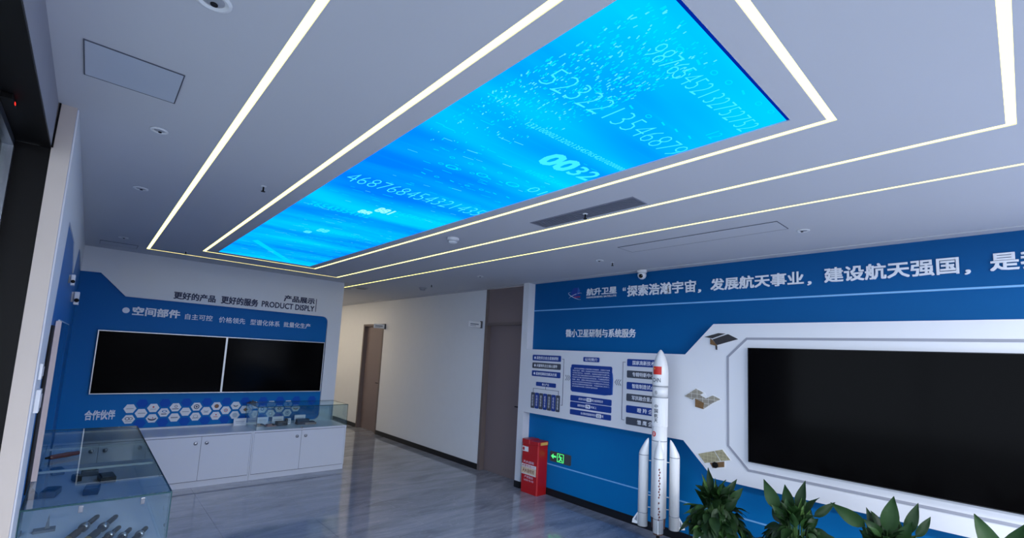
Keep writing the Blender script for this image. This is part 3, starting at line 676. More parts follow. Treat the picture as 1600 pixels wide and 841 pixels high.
gadget('circuit_board', 'flat reddish circuit board beside the tan one', 'device', 1.93, 6.86, .603, [('board', box(-.065, .065, -.05, .05, 0, .012), pinkish), ('chip', box(-.04, .02, -.03, .03, .0125, .026), pinkish), ('connector', box(.03, .055, -.045, .045, .0125, .024), dk)], .1)
gadget('electronic_module', 'dark square electronic module in the middle of the far glass case', 'device', 2.075, 6.87, .603, [('housing', box(-.065, .05, -.05, .05, 0, .05, .002), dk), ('lid', box(-.06, .045, -.045, .045, .0505, .055), dbr), ('side_block', box(.0505, .075, -.03, .03, 0, .085), dk)], .05)
gadget('electronic_module', 'low dark brown box at the right in the far glass case', 'device', 2.39, 6.87, .603, [('housing', box(-.12, .12, -.05, .05, 0, .035, .002), dbr), ('upper_case', box(-.115, .05, -.02, .05, .0355, .07, .002), dk), ('front_plate', box(-.02, .13, -.075, -.0505, 0, .025), tan)])
gadget('model_satellite', 'small dark device lying on the top corner of the far glass case', 'device', 1.715, 6.95, .8965, [('body', box(-.035, .035, -.03, .03, 0, .028, .003), dk), ('wing', box(-.065, -.036, -.02, .02, .008, .014), dbr), ('wing', box(.036, .06, -.02, .02, .008, .014), dbr), ('antenna', box(-.006, .006, -.006, .006, .0285, .045), dk)])

# ---- near glass showcase along the left wall
SX = (-.135, .4165); SY = (3.075, 5.44)
t = thing('display_counter', 'long glass-topped showcase counter along the left wall near the entrance', 'showcase', (.14, 4.25, 0))
kid(t, 'carcass', box(SX[0], SX[1], SY[0], SY[1], .07, .585), cabwhite); kid(t, 'plinth', box(SX[0] + .01, SX[1] - .012, SY[0] + .012, SY[1], 0, .069), cabwhite)
kid(t, 'deck', box(SX[0], SX[1], SY[0], SY[1], .586, .602), cabwhite)
for k in range(4):
    a = SY[0] + .01 + k * .588; kid(t, 'door', box(SX[1] + .0008, SX[1] + .016, a, a + .582, .075, .578, .001), cabwhite)
glass_box(t, SX[0], SX[1], SY[0], SY[1], .603, .900, .008)
# corner posts, clips and hinges of the glass box
for (x, y, z) in ((.066, SY[0] - .006, .872), (.30, SY[0] - .006, .872)): kid(t, 'clip', box(x - .009, x + .009, y - .004, y + .002, z - .016, z + .016, .002), steel)
kid(t, 'clip', box(SX[1] + .0035, SX[1] + .011, 3.30, 3.324, .74, .765, .002), steel)
for y in (3.90, 4.62): kid(t, 'cross_rail', box(SX[0] + .008, SX[1] - .008, y, y + .012, .878, .8915), mat('clear_rail', (.62, .70, .70), .2, .6))
# optical rods in the near end
def rod(label, p0, p1, r, body):
    p0 = Vector(p0); p1 = Vector(p1); d = (p1 - p0); L_ = d.length; az = math.atan2(d.y, d.x)
    t = thing('sensor_rod', label, 'device', (p0.x, p0.y, p0.z), az, 'cylindrical sensor rods')
    b = lathe([(r * .8, 0), (r, .01), (r, L_ * .55), (r * .8, L_ * .56), (r * .8, L_ * .70)], 16, 'x'); obj('barrel', b, body, t, True)
    obj('tip', lathe([(r * .75, L_ * .72), (r * .75, L_ * .97), (r * .5, L_)], 16, 'x'), dk, t, True)
    obj('ring', lathe([(r * 1.25, L_ * .66), (r * 1.35, L_ * .69), (r * 1.25, L_ * .72)], 18, 'x'), steel, t, True)
    obj('brass_band', lathe([(r * 1.06, L_ * .26), (r * 1.06, L_ * .36)], 16, 'x'), gold, t, True)
    obj('cradle', box(L_ * .15, L_ * .22, -r * .9, r * .9, -r - .001, -r * .72), acryl, t)
rod('brown rod with silver ring, leftmost in the near showcase', (-.03, 3.22, .628), (.163, 3.772, .628), .018, dbr)
rod('dark grey rod with silver ring, second from left in the showcase', (.045, 3.17, .628), (.246, 3.717, .628), .018, dk)
rod('short brown rod in the middle of the showcase group', (.10, 3.12, .628), (.252, 3.50, .628), .016, dbr)
rod('short dark rod with brass band right of the middle one', (.175, 3.10, .628), (.296, 3.435, .628), .016, dk)
rod('rightmost short dark rod with brass band by the side glass', (.245, 3.10, .628), (.366, 3.410, .628), .016, dk)
gr = mat('module_grey', (.13, .15, .19), .5, .3)
gadget('circuit_board', 'grey plate standing on the near end deck at the left', 'device', -.06, 3.72, .603, [('plate', box(-.045, .045, -.03, .03, 0, .012), gr), ('fin', prism([(0, .0125), (.02, .0125), (.012, .09)], 'y', -.003, .003), gr)])
for k, (x, y, w, l, lab) in enumerate(((-.070, 4.50, .04, .07, 'square grey module on the showcase deck near the left wall'), (.14, 4.45, .04, .075, 'square dark blue module in the middle of the showcase deck'), (.13, 5.02, .05, .06, 'wide dark module farther along the showcase deck'), (.225, 4.76, .045, .09, 'tall dark module beside the right glass of the showcase'), (-.06, 5.15, .035, .05, 'small grey module at the far left of the showcase deck'), (.055, 4.85, .02, .04, 'tiny dark block beside the wide module'))):
    gadget('electronic_module', lab, 'device', x, y, .603, [('housing', box(-w, w, -l, l, 0, .04, .002), gr if k % 2 == 0 else dk), ('lid', box(-w * .8, w * .8, -l * .8, l * .8, .0405, .046), dk if k % 2 == 0 else gr)], .1 * k - .2, 'modules on the showcase deck')
gadget('pointer', 'brown and black hand pointer lying on top of the near glass showcase', 'tool', -.095, 4.17, .917, [('handle', lathe([(.010, 0), (.014, .01), (.016, .10), (.013, .165), (.007, .17)], 14, 'x'), mat('pointer_brown', (.06, .02, .018), .4, .4)), ('shaft', lathe([(.006, -.02), (.0085, -.001)], 12, 'x'), blackm)], .62)
# standing acrylic display board on the showcase, by the left wall
t = thing('display_board', 'tall slim standing display board with pale edge leaning by the left wall', 'sign', (-.12, 4.2, .9015))
kid(t, 'edge_strip', box(-.1405, -.118, 3.62, 3.66, .9015, 1.768), mat('pale_pink_edge', (.62, .52, .52), .5, .3))
kid(t, 'pane', box(-.1335, -.1265, 3.6605, 5.30, .9015, 1.768), acryl)
kid(t, 'top_edge', box(-.1345, -.1255, 3.6605, 5.30, 1.7685, 1.776), mat('pale_glass_edge', (.45, .58, .68), .3, .5))
kid(t, 'dark_side', box(-.1465, -.1410, 3.34, 3.6195, .9015, 1.74), blackm, label='black side strip')
kid(t, 'triangle_mark', prism([(3.70, 1.735), (3.86, 1.735), (3.78, 1.67)], 'x', -.1262, -.1255), plastic_w)
for k, (y, z, lab) in enumerate(((2.93, 1.53, 'upper of two pale switch plates at the edge of the beige pillar'), (2.95, 1.40, 'lower, larger pale switch plate at the edge of the beige pillar'))):
    t = thing('switch_plate', lab, 'switch', (XL + .0062, y, z), 0, 'switch plates by the pillar'); h = .035 + .015 * k
    obj('plate', box(.0002, .010 + .006 * k, -.04, .04, -h, h, .002), plastic_w, t); obj('rocker', box(.0105 + .006 * k, .0135 + .006 * k, -.02, .02, -h * .6, h * .6), plastic_g, t)
# two little cameras on the left wall
for (y, z, lab, s) in ((4.55, 2.085, 'upper small white camera on the left blue wall', 1.0), (5.6, 2.02, 'lower white wall camera with dark lens near the far left corner', 1.5)):
    t = thing('wall_camera', lab, 'camera', (XL, y, z), 0, 'small cameras on the left wall')
    obj('bracket', box(.0005, .012 * s, -.02, .02, -.03 * s, .03 * s, .002), plastic_w, t); obj('housing', box(.0125 * s, .035 * s, -.06, .03, -.045 * s, .03 * s, .004), plastic_w, t)
    obj('lens', lathe([(.011 * s, 0), (.011 * s, -.02), (.007 * s, -.022)], 14, 'y', (.026 * s, -.0605, -.02 * s)), blackm, t)
# entrance sensor
t = thing('door_sensor', 'black entrance sensor with a small red light on the dark soffit', 'sensor', (-.29, 2.30, 2.4935))
obj('housing', box(-.015, .015, -.05, .05, -.022, 0, .003), blackm, t); obj('indicator', box(.010, .0165, -.008, .008, -.019, -.011), red_e, t)

# ================================================================== RIGHT WALL
def rtxt(s, y0, y1, z0, z1, m_=letter_w, bold=.02, off=XB, th=.006, par=None, res=2): return lettering(s, 'R', off, y0, y1, z0, z1, m_, par, bold, th, res=res)
t = sign('wall_lettering', 'large white headline of Chinese characters running along the top of the blue wall', (XB, 1.5, 2.43))
rtxt('“', 3.075, 3.035, 2.505, 2.545, letter_w, .01, par=t)
for s, a, b, zc0, zc1 in (('探索浩瀚宇宙', 3.012, 2.203, 2.436, 2.562), ('，', 2.183, 2.150, 2.425, 2.46), ('发展航天事业', 2.055, 1.247, 2.436, 2.555), ('，', 1.222, 1.190, 2.425, 2.46), ('建设航天强国', 1.098, .285, 2.436, 2.562), ('，', .26, .228, 2.425, 2.46), ('是我们不懈追求的', .135, -.98, 2.436, 2.563)):
    rtxt(s, a, b, zc0, zc1, letter_w, .023, par=t, th=.008)
t = sign('company_logo', 'round blue globe logo with white company name at the start of the headline', (XB, 3.5, 2.45)); t['category'] = 'logo'
rtxt('航升卫星', 3.600, 3.158, 2.482, 2.570, par=t, bold=.022); rtxt('HANGSHENG SATELLITE', 3.597, 3.162, 2.449, 2.471, par=t, bold=.01, th=.004)
disc = mat('logo_blue', (.008, .045, .30), .4, .4)
kid(t, 'globe', lathe([(.070, 0), (.070, -.004)], 28, 'x', (XB - .0003, 3.775, 2.525)), disc)
bm = B(); n = 20
for sgn, (ay, az, rot, w0) in enumerate(((.125, .030, .35, .008), (.105, .024, -.25, .006))):
    A = []; D = []
    for i in range(n + 1):
        a = math.radians(-150 + 200 * i / n + sgn * 140); w = w0 * math.sin(PI * (i + .3) / (n + .6)); p = (ay * math.cos(a), az * math.sin(a)); q = ((ay - w) * math.cos(a), (az - w) * math.sin(a))
        f_ = lambda p: bm.verts.new((XB - .0052, 3.775 + p[0] * math.cos(rot) - p[1] * math.sin(rot), 2.49 + p[0] * math.sin(rot) + p[1] * math.cos(rot)))
        A.append(f_(p)); D.append(f_(q))
    for i in range(n): bm.faces.new((A[i], A[i + 1], D[i + 1], D[i]))
kid(t, 'orbit', bm, letter_w); kid(t, 'comet', prism([(3.70, 2.55), (3.735, 2.60), (3.745, 2.53), (3.80, 2.47)], 'x', XB - .0062, XB - .0045), mat('logo_mid_blue', (.02, .12, .45), .4))
rtxt('GASTECX', 3.80, 3.70, 2.468, 2.482, ink['red'], .02, par=t, th=.0055)
t = sign('wall_lettering', 'white subtitle of ten Chinese characters above the company chart', (XB, 3.4, 2.0)); rtxt('微小卫星研制与系统服务', 3.912, 2.892, 1.972, 2.072, par=t, bold=.015)

# company chart on the white band
ch = thing('company_chart', 'company profile chart of navy and grey bars on the white band', 'chart', (XF, 3.6, .978))
def bar(y0, y1, z0, z1, m_, s=None, ty0=None, ty1=None, pad=.22, bold=.012, nm='bar', r=.012, label=None):
    o = kid(ch, nm, prism(rrect(y0, y1, z0, z1, r), 'x', XF - .005, XF - .0004), m_, label=label)
    if s:
        h = z1 - z0; c = lettering(s, 'R', XF - .0052, ty0 if ty0 else y0 - .03, ty1 if ty1 else y1 + .03, z0 + h * pad, z1 - h * pad, letter_w, ch, bold, .001, res=1)
    return o
bar(4.366, 3.872, 1.657, 1.732, navy, '● 高性价比自主星座研制', 4.335, 3.915)
bar(4.366, 3.872, 1.558, 1.632, slate, '◆ 关键领先自主核心部件', 4.335, 3.925)
bar(4.368, 3.873, 1.456, 1.528, navy, '● 星座组网综合解决方案', 4.335, 3.930)
bar(4.284, 3.940, 1.334, 1.386, navy, '核心产品', 4.175, 4.055)
vs = ['姿轨控部件', '电源部件', '通信部件', '星载计算机', '热控部件', '结构机构', '地面设备']
for k in range(7):
    a = 4.364 - k * .0722; bar(a, a - .066, 1.046, 1.246, slate if k % 2 == 0 else navy, '\n'.join(vs[k][:4]), a - .020, a - .046, .14, 0.0, r=.012)
bm = B()
def ln(y0, z0, y1, z1, w=.0022): add_box(bm, XF - .003, XF - .0005, min(y0, y1) - w, max(y0, y1) + w, min(z0, z1) - w, max(z0, z1) + w)
ln(4.112, 1.332, 4.112, 1.300); ln(4.331, 1.298, 3.893, 1.298); ln(4.331, 1.298, 4.331, 1.250); ln(3.893, 1.298, 3.893, 1.250)
ln(3.850, 1.694, 3.824, 1.694); ln(3.824, 1.694, 3.824, 1.135); ln(3.850, 1.135, 3.824, 1.135)
ln(2.938, 1.080, 2.968, 1.080); ln(2.968, 1.697, 2.968, 1.080); ln(2.968, 1.697, 2.938, 1.697)
for s0, d in ((3.795, -1), (2.985, 1)):
    for k in range(3):
        y = s0 + d * k * .026
        for sgn in (-1, 1):
            p = [(y, 1.472 + sgn * .032), (y + d * .006, 1.472 + sgn * .032), (y + d * .034, 1.472), (y + d * .028, 1.472)]
            b2 = prism(p, 'x', XF - .003, XF - .0005); me = bpy.data.meshes.new('x'); b2.to_mesh(me); b2.free(); bm.from_mesh(me); bpy.data.meshes.remove(me)
kid(ch, 'connector_lines', bm, letter_n)
bar(3.520, 3.287, 1.678, 1.732, navy, '公司简介', 3.495, 3.31, .18)
kid(ch, 'profile_panel', prism(rrect(3.699, 3.107, 1.322, 1.638, .02), 'x', XF - .005, XF - .0004), navy)
kid(ch, 'profile_panel_shade', prism([(3.712, 1.60), (3.70, 1.36), (3.68, 1.315), (3.20, 1.312), (3.095, 1.33), (3.092, 1.50), (3.10, 1.56), (3.12, 1.60)], 'x', XF - .0035, XF - .0003), mat('pill_mid_blue', (.02, .10, .40), .4))
body = ['公司专业从事微小卫星研制与系统服务，总部位于高新', '技术开发区，拥有一支由航天领域专家组成的研发团队，', '公司以卫星平台、空间部件、地面测试设备为主要产品，', '致力于为客户提供高性价比的卫星系统解决方案和服务，', '先后参与多颗卫星的研制与在轨应用，产品覆盖姿轨控、', '电源、通信、星载计算机及结构热控等多个专业方向，', '并与多家科研院所和高校建立了长期稳定的合作关系，', '坚持自主创新和军民融合发展，不断提升核心竞争力，', '努力成为国内领先的微小卫星系统与部件供应商']
for k, l in enumerate(body):
    z = 1.600 - k * .0262; lettering(l, 'R', XF - .0052, 3.655 if k == 0 else 3.675, 3.135 if k < 8 else 3.30, z - .015, z, letter_w, ch, .0, .0008, name='profile_text', res=1)
for z0_, z1_, s, n_, ny in ((1.206, 1.274, '成功参与各类        颗卫星研制任务', '102', 3.418), (1.128, 1.198, '获得专利授权        项以上', '74', 3.43), (1.047, 1.108, '核心团队承担国家级科研任务        项', '22', 3.272)):
    bar(3.697, 3.105, z0_, z1_, navy)
    h = z1_ - z0_; zc = (z0_ + z1_) / 2; a_, b_ = s.split('        ')
    lettering(a_, 'R', XF - .0052, ny + .037 + (.115 if n_ != '22' else .22), ny + .040, zc - .014, zc + .014, letter_w, ch, .005, .0008, res=1)
    kid(ch, 'number_box', prism(rrect(ny + .034, ny - .034, zc - .021, zc + .021, .006), 'x', XF - .0062, XF - .0051), letter_w, label='white number box')
    lettering(n_, 'R', XF - .0064, ny + .022, ny - .022, zc - .013, zc + .013, slate, ch, .02, .0005, res=1)
    lettering(b_, 'R', XF - .0052, ny - .040, ny - (.20 if n_ == '102' else .125 if n_ == '74' else .065), zc - .014, zc + .014, letter_w, ch, .005, .0008, res=1)
for k, s in enumerate(('国家高新技术企业', '专精特新中小企业', '智能制造试点企业', '军民融合重点企业', '瞪 羚 企 业', '雏 鹰 企 业')):
    zt = 1.734 - k * .1234; y0 = 2.914
    bar(y0, y0 - .452, zt - .078, zt, navy if k % 2 == 0 else slate, s, 2.845 if k < 4 else 2.775, 2.495 if k < 4 else 2.53, .2, .012)

# satellite cut-outs mounted on the panel
def cell_mat(name, c1, c2, line, w, h):
    M = bpy.data.materials.new(name); M.use_nodes = True; nt = M.node_tree; b = nt.nodes['Principled BSDF']; b.inputs['Roughness'].default_value = .4
    tc = nt.nodes.new('ShaderNodeTexCoord'); mp = nt.nodes.new('ShaderNodeMapping'); mp.inputs['Rotation'].default_value = (math.radians(-20), 0, math.radians(90)); br = nt.nodes.new('ShaderNodeTexBrick')
    sx = nt.nodes.new('ShaderNodeSeparateXYZ'); cx = nt.nodes.new('ShaderNodeCombineXYZ'); nt.links.new(tc.outputs['Object'], sx.inputs[0]); nt.links.new(sx.outputs[1], cx.inputs[0]); nt.links.new(sx.outputs[2], cx.inputs[1]); nt.links.new(cx.outputs[0], br.inputs['Vector'])
    br.inputs['Color1'].default_value = (*c1, 1); br.inputs['Color2'].default_value = (*c2, 1); br.inputs['Mortar'].default_value = (*line, 1); br.inputs['Scale'].default_value = 1; br.inputs['Mortar Size'].default_value = .0018; br.inputs['Brick Width'].default_value = w; br.inputs['Row Height'].default_value = h; br.offset = 0
    nt.links.new(br.outputs['Color'], b.inputs['Base Color']); MATS[name] = M; return M
dpan = mat('panel_dark', (.035, .032, .034), .35, .4, noise=.3, nscale=50); gpan = cell_mat('panel_grey_gold', (.22, .20, .17), (.30, .27, .21), (.60, .58, .52), .055, .040); gbody = mat('satellite_gold', (.16, .085, .03), .4, .5, noise=.5, nscale=60); opan = cell_mat('panel_olive', (.26, .23, .14), (.33, .30, .18), (.45, .41, .26), .035, .030)
def cutout(name, label, parts, base):
    t = thing(name, label, 'satellite picture', (XF, base[0], base[1]), 0, 'satellite cut-outs on the white panel')
    for i, (nm, p, m_, d) in enumerate(parts): kid(t, nm, prism(p, 'x', XF - d, XF - .0005 - (0 if nm == 'backing' else .0)), m_)
    return t
cutout('satellite_cutout', 'dark winged satellite picture at the top corner of the white panel', [
    ('backing', [(2.066, 1.974), (1.925, 2.017), (1.83, 2.012), (1.738, 1.957), (1.93, 1.886), (2.006, 1.902), (2.006, 1.962)], plastic_w, .004),
    ('solar_panel', [(2.059, 1.975), (1.925, 2.012), (1.857, 2.007), (1.981, 1.962)], dpan, .007), ('solar_panel', [(1.980, 1.952), (1.850, 1.998), (1.834, 2.002), (1.745, 1.957), (1.936, 1.900)], dpan, .008),
    ('body', [(2.001, 1.964), (1.982, 1.950), (1.936, 1.898), (1.936, 1.890), (2.001, 1.906)], gbody, .010), ('stalk', [(1.952, 1.895), (1.936, 1.892), (1.936, 1.855), (1.950, 1.859)], dpan, .009)], (1.9, 1.95))
cutout('satellite_cutout', 'grey and gold satellite picture in the middle left of the white panel', [
    ('backing', [(2.262, 1.40), (2.137, 1.488), (2.05, 1.45), (2.035, 1.412), (1.972, 1.440), (1.892, 1.402), (2.06, 1.284), (2.15, 1.302), (2.152, 1.372), (2.175, 1.366)], plastic_w, .004),
    ('solar_panel', [(2.251, 1.400), (2.137, 1.480), (2.062, 1.448), (2.172, 1.372)], gpan, .008), ('solar_panel', [(2.044, 1.396), (1.975, 1.432), (1.902, 1.403), (1.975, 1.363)], gpan, .008),
    ('top_face', [(2.147, 1.388), (2.098, 1.426), (2.046, 1.400), (1.970, 1.366), (2.062, 1.350)], gpan, .009), ('body', [(2.143, 1.386), (2.057, 1.354), (2.064, 1.296), (2.142, 1.310)], gbody, .012), ('body_side', [(2.057, 1.354), (1.975, 1.364), (2.064, 1.296)], gpan, .0095)], (2.07, 1.35))
t = cutout('satellite_cutout', 'olive solar panel satellite picture with dark lens above the first plant', [
    ('backing', [(2.118, .880), (1.885, .964), (1.806, .876), (1.858, .858), (1.858, .797), (1.964, .763), (2.03, .777), (2.055, .800)], plastic_w, .004),
    ('solar_panel', [(2.110, .879), (1.962, .931), (1.905, .851), (2.047, .807)], opan, .008), ('solar_panel', [(1.955, .934), (1.887, .957), (1.816, .878), (1.897, .854)], opan, .008), ('body', [(2.000, .819), (1.869, .856), (1.869, .807), (1.973, .779)], gbody, .010)], (1.95, .82))
kid(t, 'lens', lathe([(.027, -.010), (.027, -.016), (.018, -.018)], 18, 'x', (XF, 1.948, .810)), blackm)

# exit sign
t = thing('exit_sign', 'small dark exit sign with green lit arrow and running figure', 'exit sign', (XB, 3.92, .42))
ez0, ez1 = .418, .540
kid(t, 'plate', prism(rrect(4.088, 3.752, ez0, ez1, .012), 'x', XB - .012, XB - .0005), mat('exit_plate', (.06, .065, .07), .35, .4))
x0, x1 = XB - .0145, XB - .0123
kid(t, 'arrow', prism([(4.070, .482), (4.030, .513), (4.030, .492), (3.985, .492), (3.985, .472), (4.030, .472), (4.030, .451)], 'x', x0, x1), green_e)
bm = B()
for a in ((3.968, 3.961, .428, .530), (3.868, 3.861, .428, .530), (3.961, 3.868, .428, .434), (3.961, 3.868, .524, .530)): add_box(bm, x0, x1, min(a[0], a[1]), max(a[0], a[1]), a[2], a[3])
kid(t, 'door_frame_symbol', bm, green_e)
bm = lathe([(.008, 0), (.008, .002)], 12, 'x', (x0, 3.930, .508))
for p in ([(3.932, .500), (3.910, .494), (3.900, .470), (3.918, .472)], [(3.918, .474), (3.900, .468), (3.878, .445), (3.884, .440), (3.905, .458)], [(3.914, .474), (3.902, .464), (3.925, .440), (3.945, .440), (3.945, .446), (3.928, .448)], [(3.930, .499), (3.950, .486), (3.947, .481), (3.926, .492)], [(3.912, .496), (3.885, .488), (3.888, .482), (3.908, .488)]):
    b2 = prism(p, 'x', x0, x1); me = bpy.data.meshes.new('x'); b2.to_mesh(me); b2.free(); bm.from_mesh(me); bpy.data.meshes.remove(me)
kid(t, 'running_figure', bm, green_e)

# fire extinguisher box
t = thing('fire_extinguisher_box', 'red fire extinguisher box standing on the floor by the white column', 'extinguisher box', (4.36, 4.27, 0))
fx0, fx1, fy0, fy1 = 4.283, 4.462, 4.125, 4.418
kid(t, 'body', prism([(x, y) for x, y in rrect(fx0, fx1, fy0, fy1, .02)], 'z', .001, .60), red)
kid(t, 'lid', prism(rrect(fx0 - .003, fx1, fy0 - .002, fy1 - .135, .012), 'z', .603, .648), red); kid(t, 'lid', prism(rrect(fx0 - .003, fx1, fy1 - .132, fy1 + .002, .012), 'z', .603, .655), red)
kid(t, 'notice', box(fx0 - .0045, fx0 - .0006, 4.300, 4.408, .505, .565), plastic_w); kid(t, 'notice_mark', box(fx0 - .0055, fx0 - .0047, 4.365, 4.400, .515, .555), ink['red'])
kid(t, 'side_label', box(fx0 + .035, fx1 - .02, fy0 - .0045, fy0 - .0025, .575 + .03, .640), yellow)
kid(t, 'label_band', box(fx0 - .0045, fx0 - .0006, 4.150, 4.408, .312, .350), plastic_w); kid(t, 'label_band', box(fx0 - .0045, fx0 - .0006, 4.150, 4.408, .235, .308), cream)
kid(t, 'label_band', box(fx0 - .0045, fx0 - .0006, 4.150, 4.408, .225, .233), plastic_w)
pinkw = mat('print_pink', (.65, .45, .55), .5)
lettering('灭火器箱', 'R', fx0 - .0006, 4.38, 4.19, .362, .395, pinkw, t, .01, .002, res=1)
lettering('火警电话119', 'R', fx0 - .0047, 4.395, 4.17, .318, .345, red, t, .0, .001, res=1)
lettering('灭火器使用', 'R', fx0 - .0047, 4.385, 4.18, .248, .298, mat('print_brown', (.3, .1, .05), .5), t, .01, .001, res=1)
lettering('严禁挪用', 'R', fx0 - .0006, 4.35, 4.20, .180, .212, pinkw, t, .0, .002, res=1); lettering('消防专用', 'R', fx0 - .0006, 4.36, 4.19, .145, .168, pinkw, t, .0, .002, res=1)

# flag signs by the doors
for y, z, lab, s in ((5.64, 2.155, 'white projecting room sign beside the taller door', 'L 八0八室'), (8.80, 2.165, 'white projecting room sign beside the far shorter door', '')):
    t = thing('door_sign', lab, 'sign', (XC, y, z), 0, 'projecting room signs')
    obj('bracket', box(-.028, -.0005, -.016, .016, -.055, .055, .002), mat('sign_bracket', (.08, .08, .09), .4), t)
    obj('plate', box(-.26, -.0285, -.006, .006, -.045, .04, .002), plastic_w, t)
    obj('print_line', box(-.23, -.07, -.0072, -.0062, -.010, .010), ink['grey'], t)
    obj('print_line', box(-.23, -.12, -.0072, -.0062, -.028, -.020), ink['grey'], t)

# ================================================================== ROCKET MODEL
RK = thing('rocket_model', 'tall white launch rocket model with side boosters before the company chart', 'model rocket', (4.1, 2.37, 0), -PI / 3)
rw = mat('rocket_white', (.74, .75, .76), .3, .5); rg = mat('rocket_grey', (.20, .22, .26), .4, .4); rbr = mat('rocket_nozzle_brown', (.10, .055, .045), .5, .3)
def Z(py): return 1.833 - (py - 547) * .00606
R0 = .0700
core = [(R0, Z(802)), (R0, Z(687)), (R0, Z(667))]
o = obj('core_stage', lathe([(R0, Z(802)), (R0, Z(640))], 32), rw, RK, True)
# fluted interstage
n = 72; bm = B(); ra = [];
for zz in (Z(666), Z(622)):
    ra.append([bm.verts.new(((R0 + .0035 - (.0022 if i % 2 else 0)) * math.cos(2 * PI * i / n), (R0 + .0035 - (.0022 if i % 2 else 0)) * math.sin(2 * PI * i / n), zz)) for i in range(n)])
for i in range(n): bm.faces.new((ra[0][i], ra[0][(i + 1) % n], ra[1][(i + 1) % n], ra[1][i]))
bm.faces.new(ra[0]); bm.faces.new(ra[1]); obj('fluted_stage', bm, rw, RK)
obj('upper_stage', lathe([(R0 + .001, Z(621)), (R0 + .001, Z(605))], 32), rw, RK, True)
RF = R0 + .004
obj('fairing', lathe([(R0, Z(604)), (RF, Z(602)), (RF, Z(583)), (RF * .93, Z(574)), (RF * .80, Z(566)), (RF * .60, Z(558)), (RF * .36, Z(551.5)), (RF * .16, Z(548)), (.003, Z(546.8))], 32), rw, RK, True)
for py, r in ((604.5, R0 + .0045), (621.5, R0 + .0045), (688, R0 + .0015)): obj('band', lathe([(r, Z(py) - .003), (r, Z(py) + .003)], 32), rg, RK)
def cyl(s, ang0, ang1, z0, z1, r, m_, bold=0, name='lettering', res=2):
    me = text_mesh(s, .01, bold, res); xs_ = [v.co.x for v in me.vertices]; ys_ = [v.co.y for v in me.vertices]; a, b, c, d = min(xs_), max(xs_), min(ys_), max(ys_)
    for v in me.vertices:
        u = (v.co.x - a) / (b - a); w = (v.co.y - c) / (d - c); th = math.radians(ang0 + (ang1 - ang0) * u); rr = r + (.1 * v.co.z if v.co.z > 0 else .0002); v.co = (rr * math.sin(th), -rr * math.cos(th), z0 + (z1 - z0) * w)
    return obj(name, me, m_, RK)
def patch(a0, a1, z0, z1, r, m_, name):
    bm = B(); k = 8; rows_ = []
    for rr in (r + .0002, r + .0012):
        for zz in (z0, z1): rows_.append([bm.verts.new((rr * math.sin(math.radians(a0 + (a1 - a0) * i / k)), -rr * math.cos(math.radians(a0 + (a1 - a0) * i / k)), zz)) for i in range(k + 1)])
    A, Bq, Cq, D = rows_
    for i in range(k):
        bm.faces.new((Cq[i], Cq[i + 1], D[i + 1], D[i])); bm.faces.new((A[i], A[i + 1], Cq[i + 1], Cq[i])); bm.faces.new((Bq[i], D[i], D[i + 1], Bq[i + 1]))
    bm.faces.new((A[0], Cq[0], D[0], Bq[0])); bm.faces.new((A[k], Bq[k], D[k], Cq[k]))
    return obj(name, bm, m_, RK)
flagred = mat('flag_red', (.62, .03, .02), .45, .4)
patch(-58, 8, Z(586), Z(573.5), RF, flagred, 'flag')
cyl('★', -52, -38, Z(578.5), Z(575), RF + .0012, mat('flag_yellow', (.85, .6, .05), .5), 0, 'flag_star')
cyl('CHN', -62, 2, Z(598), Z(591.5), RF, slate, .01)
cyl('®', -45, -20, Z(617), Z(611), R0 + .001, slate)
for k, c in enumerate('中国航天'): cyl(c, -42, -14, Z(638.0 + k * 7.2), Z(632.0 + k * 7.2), R0 + .0036, slate, .01)
cyl('●', -62, -28, Z(681.5), Z(673.5), R0 + .0001, flagred, .07, 'emblem'); cyl('S', -50, -38, Z(680), Z(675), R0 + .0014, rw, .03, 'emblem_letter')
RB = .0455; OFF = .139
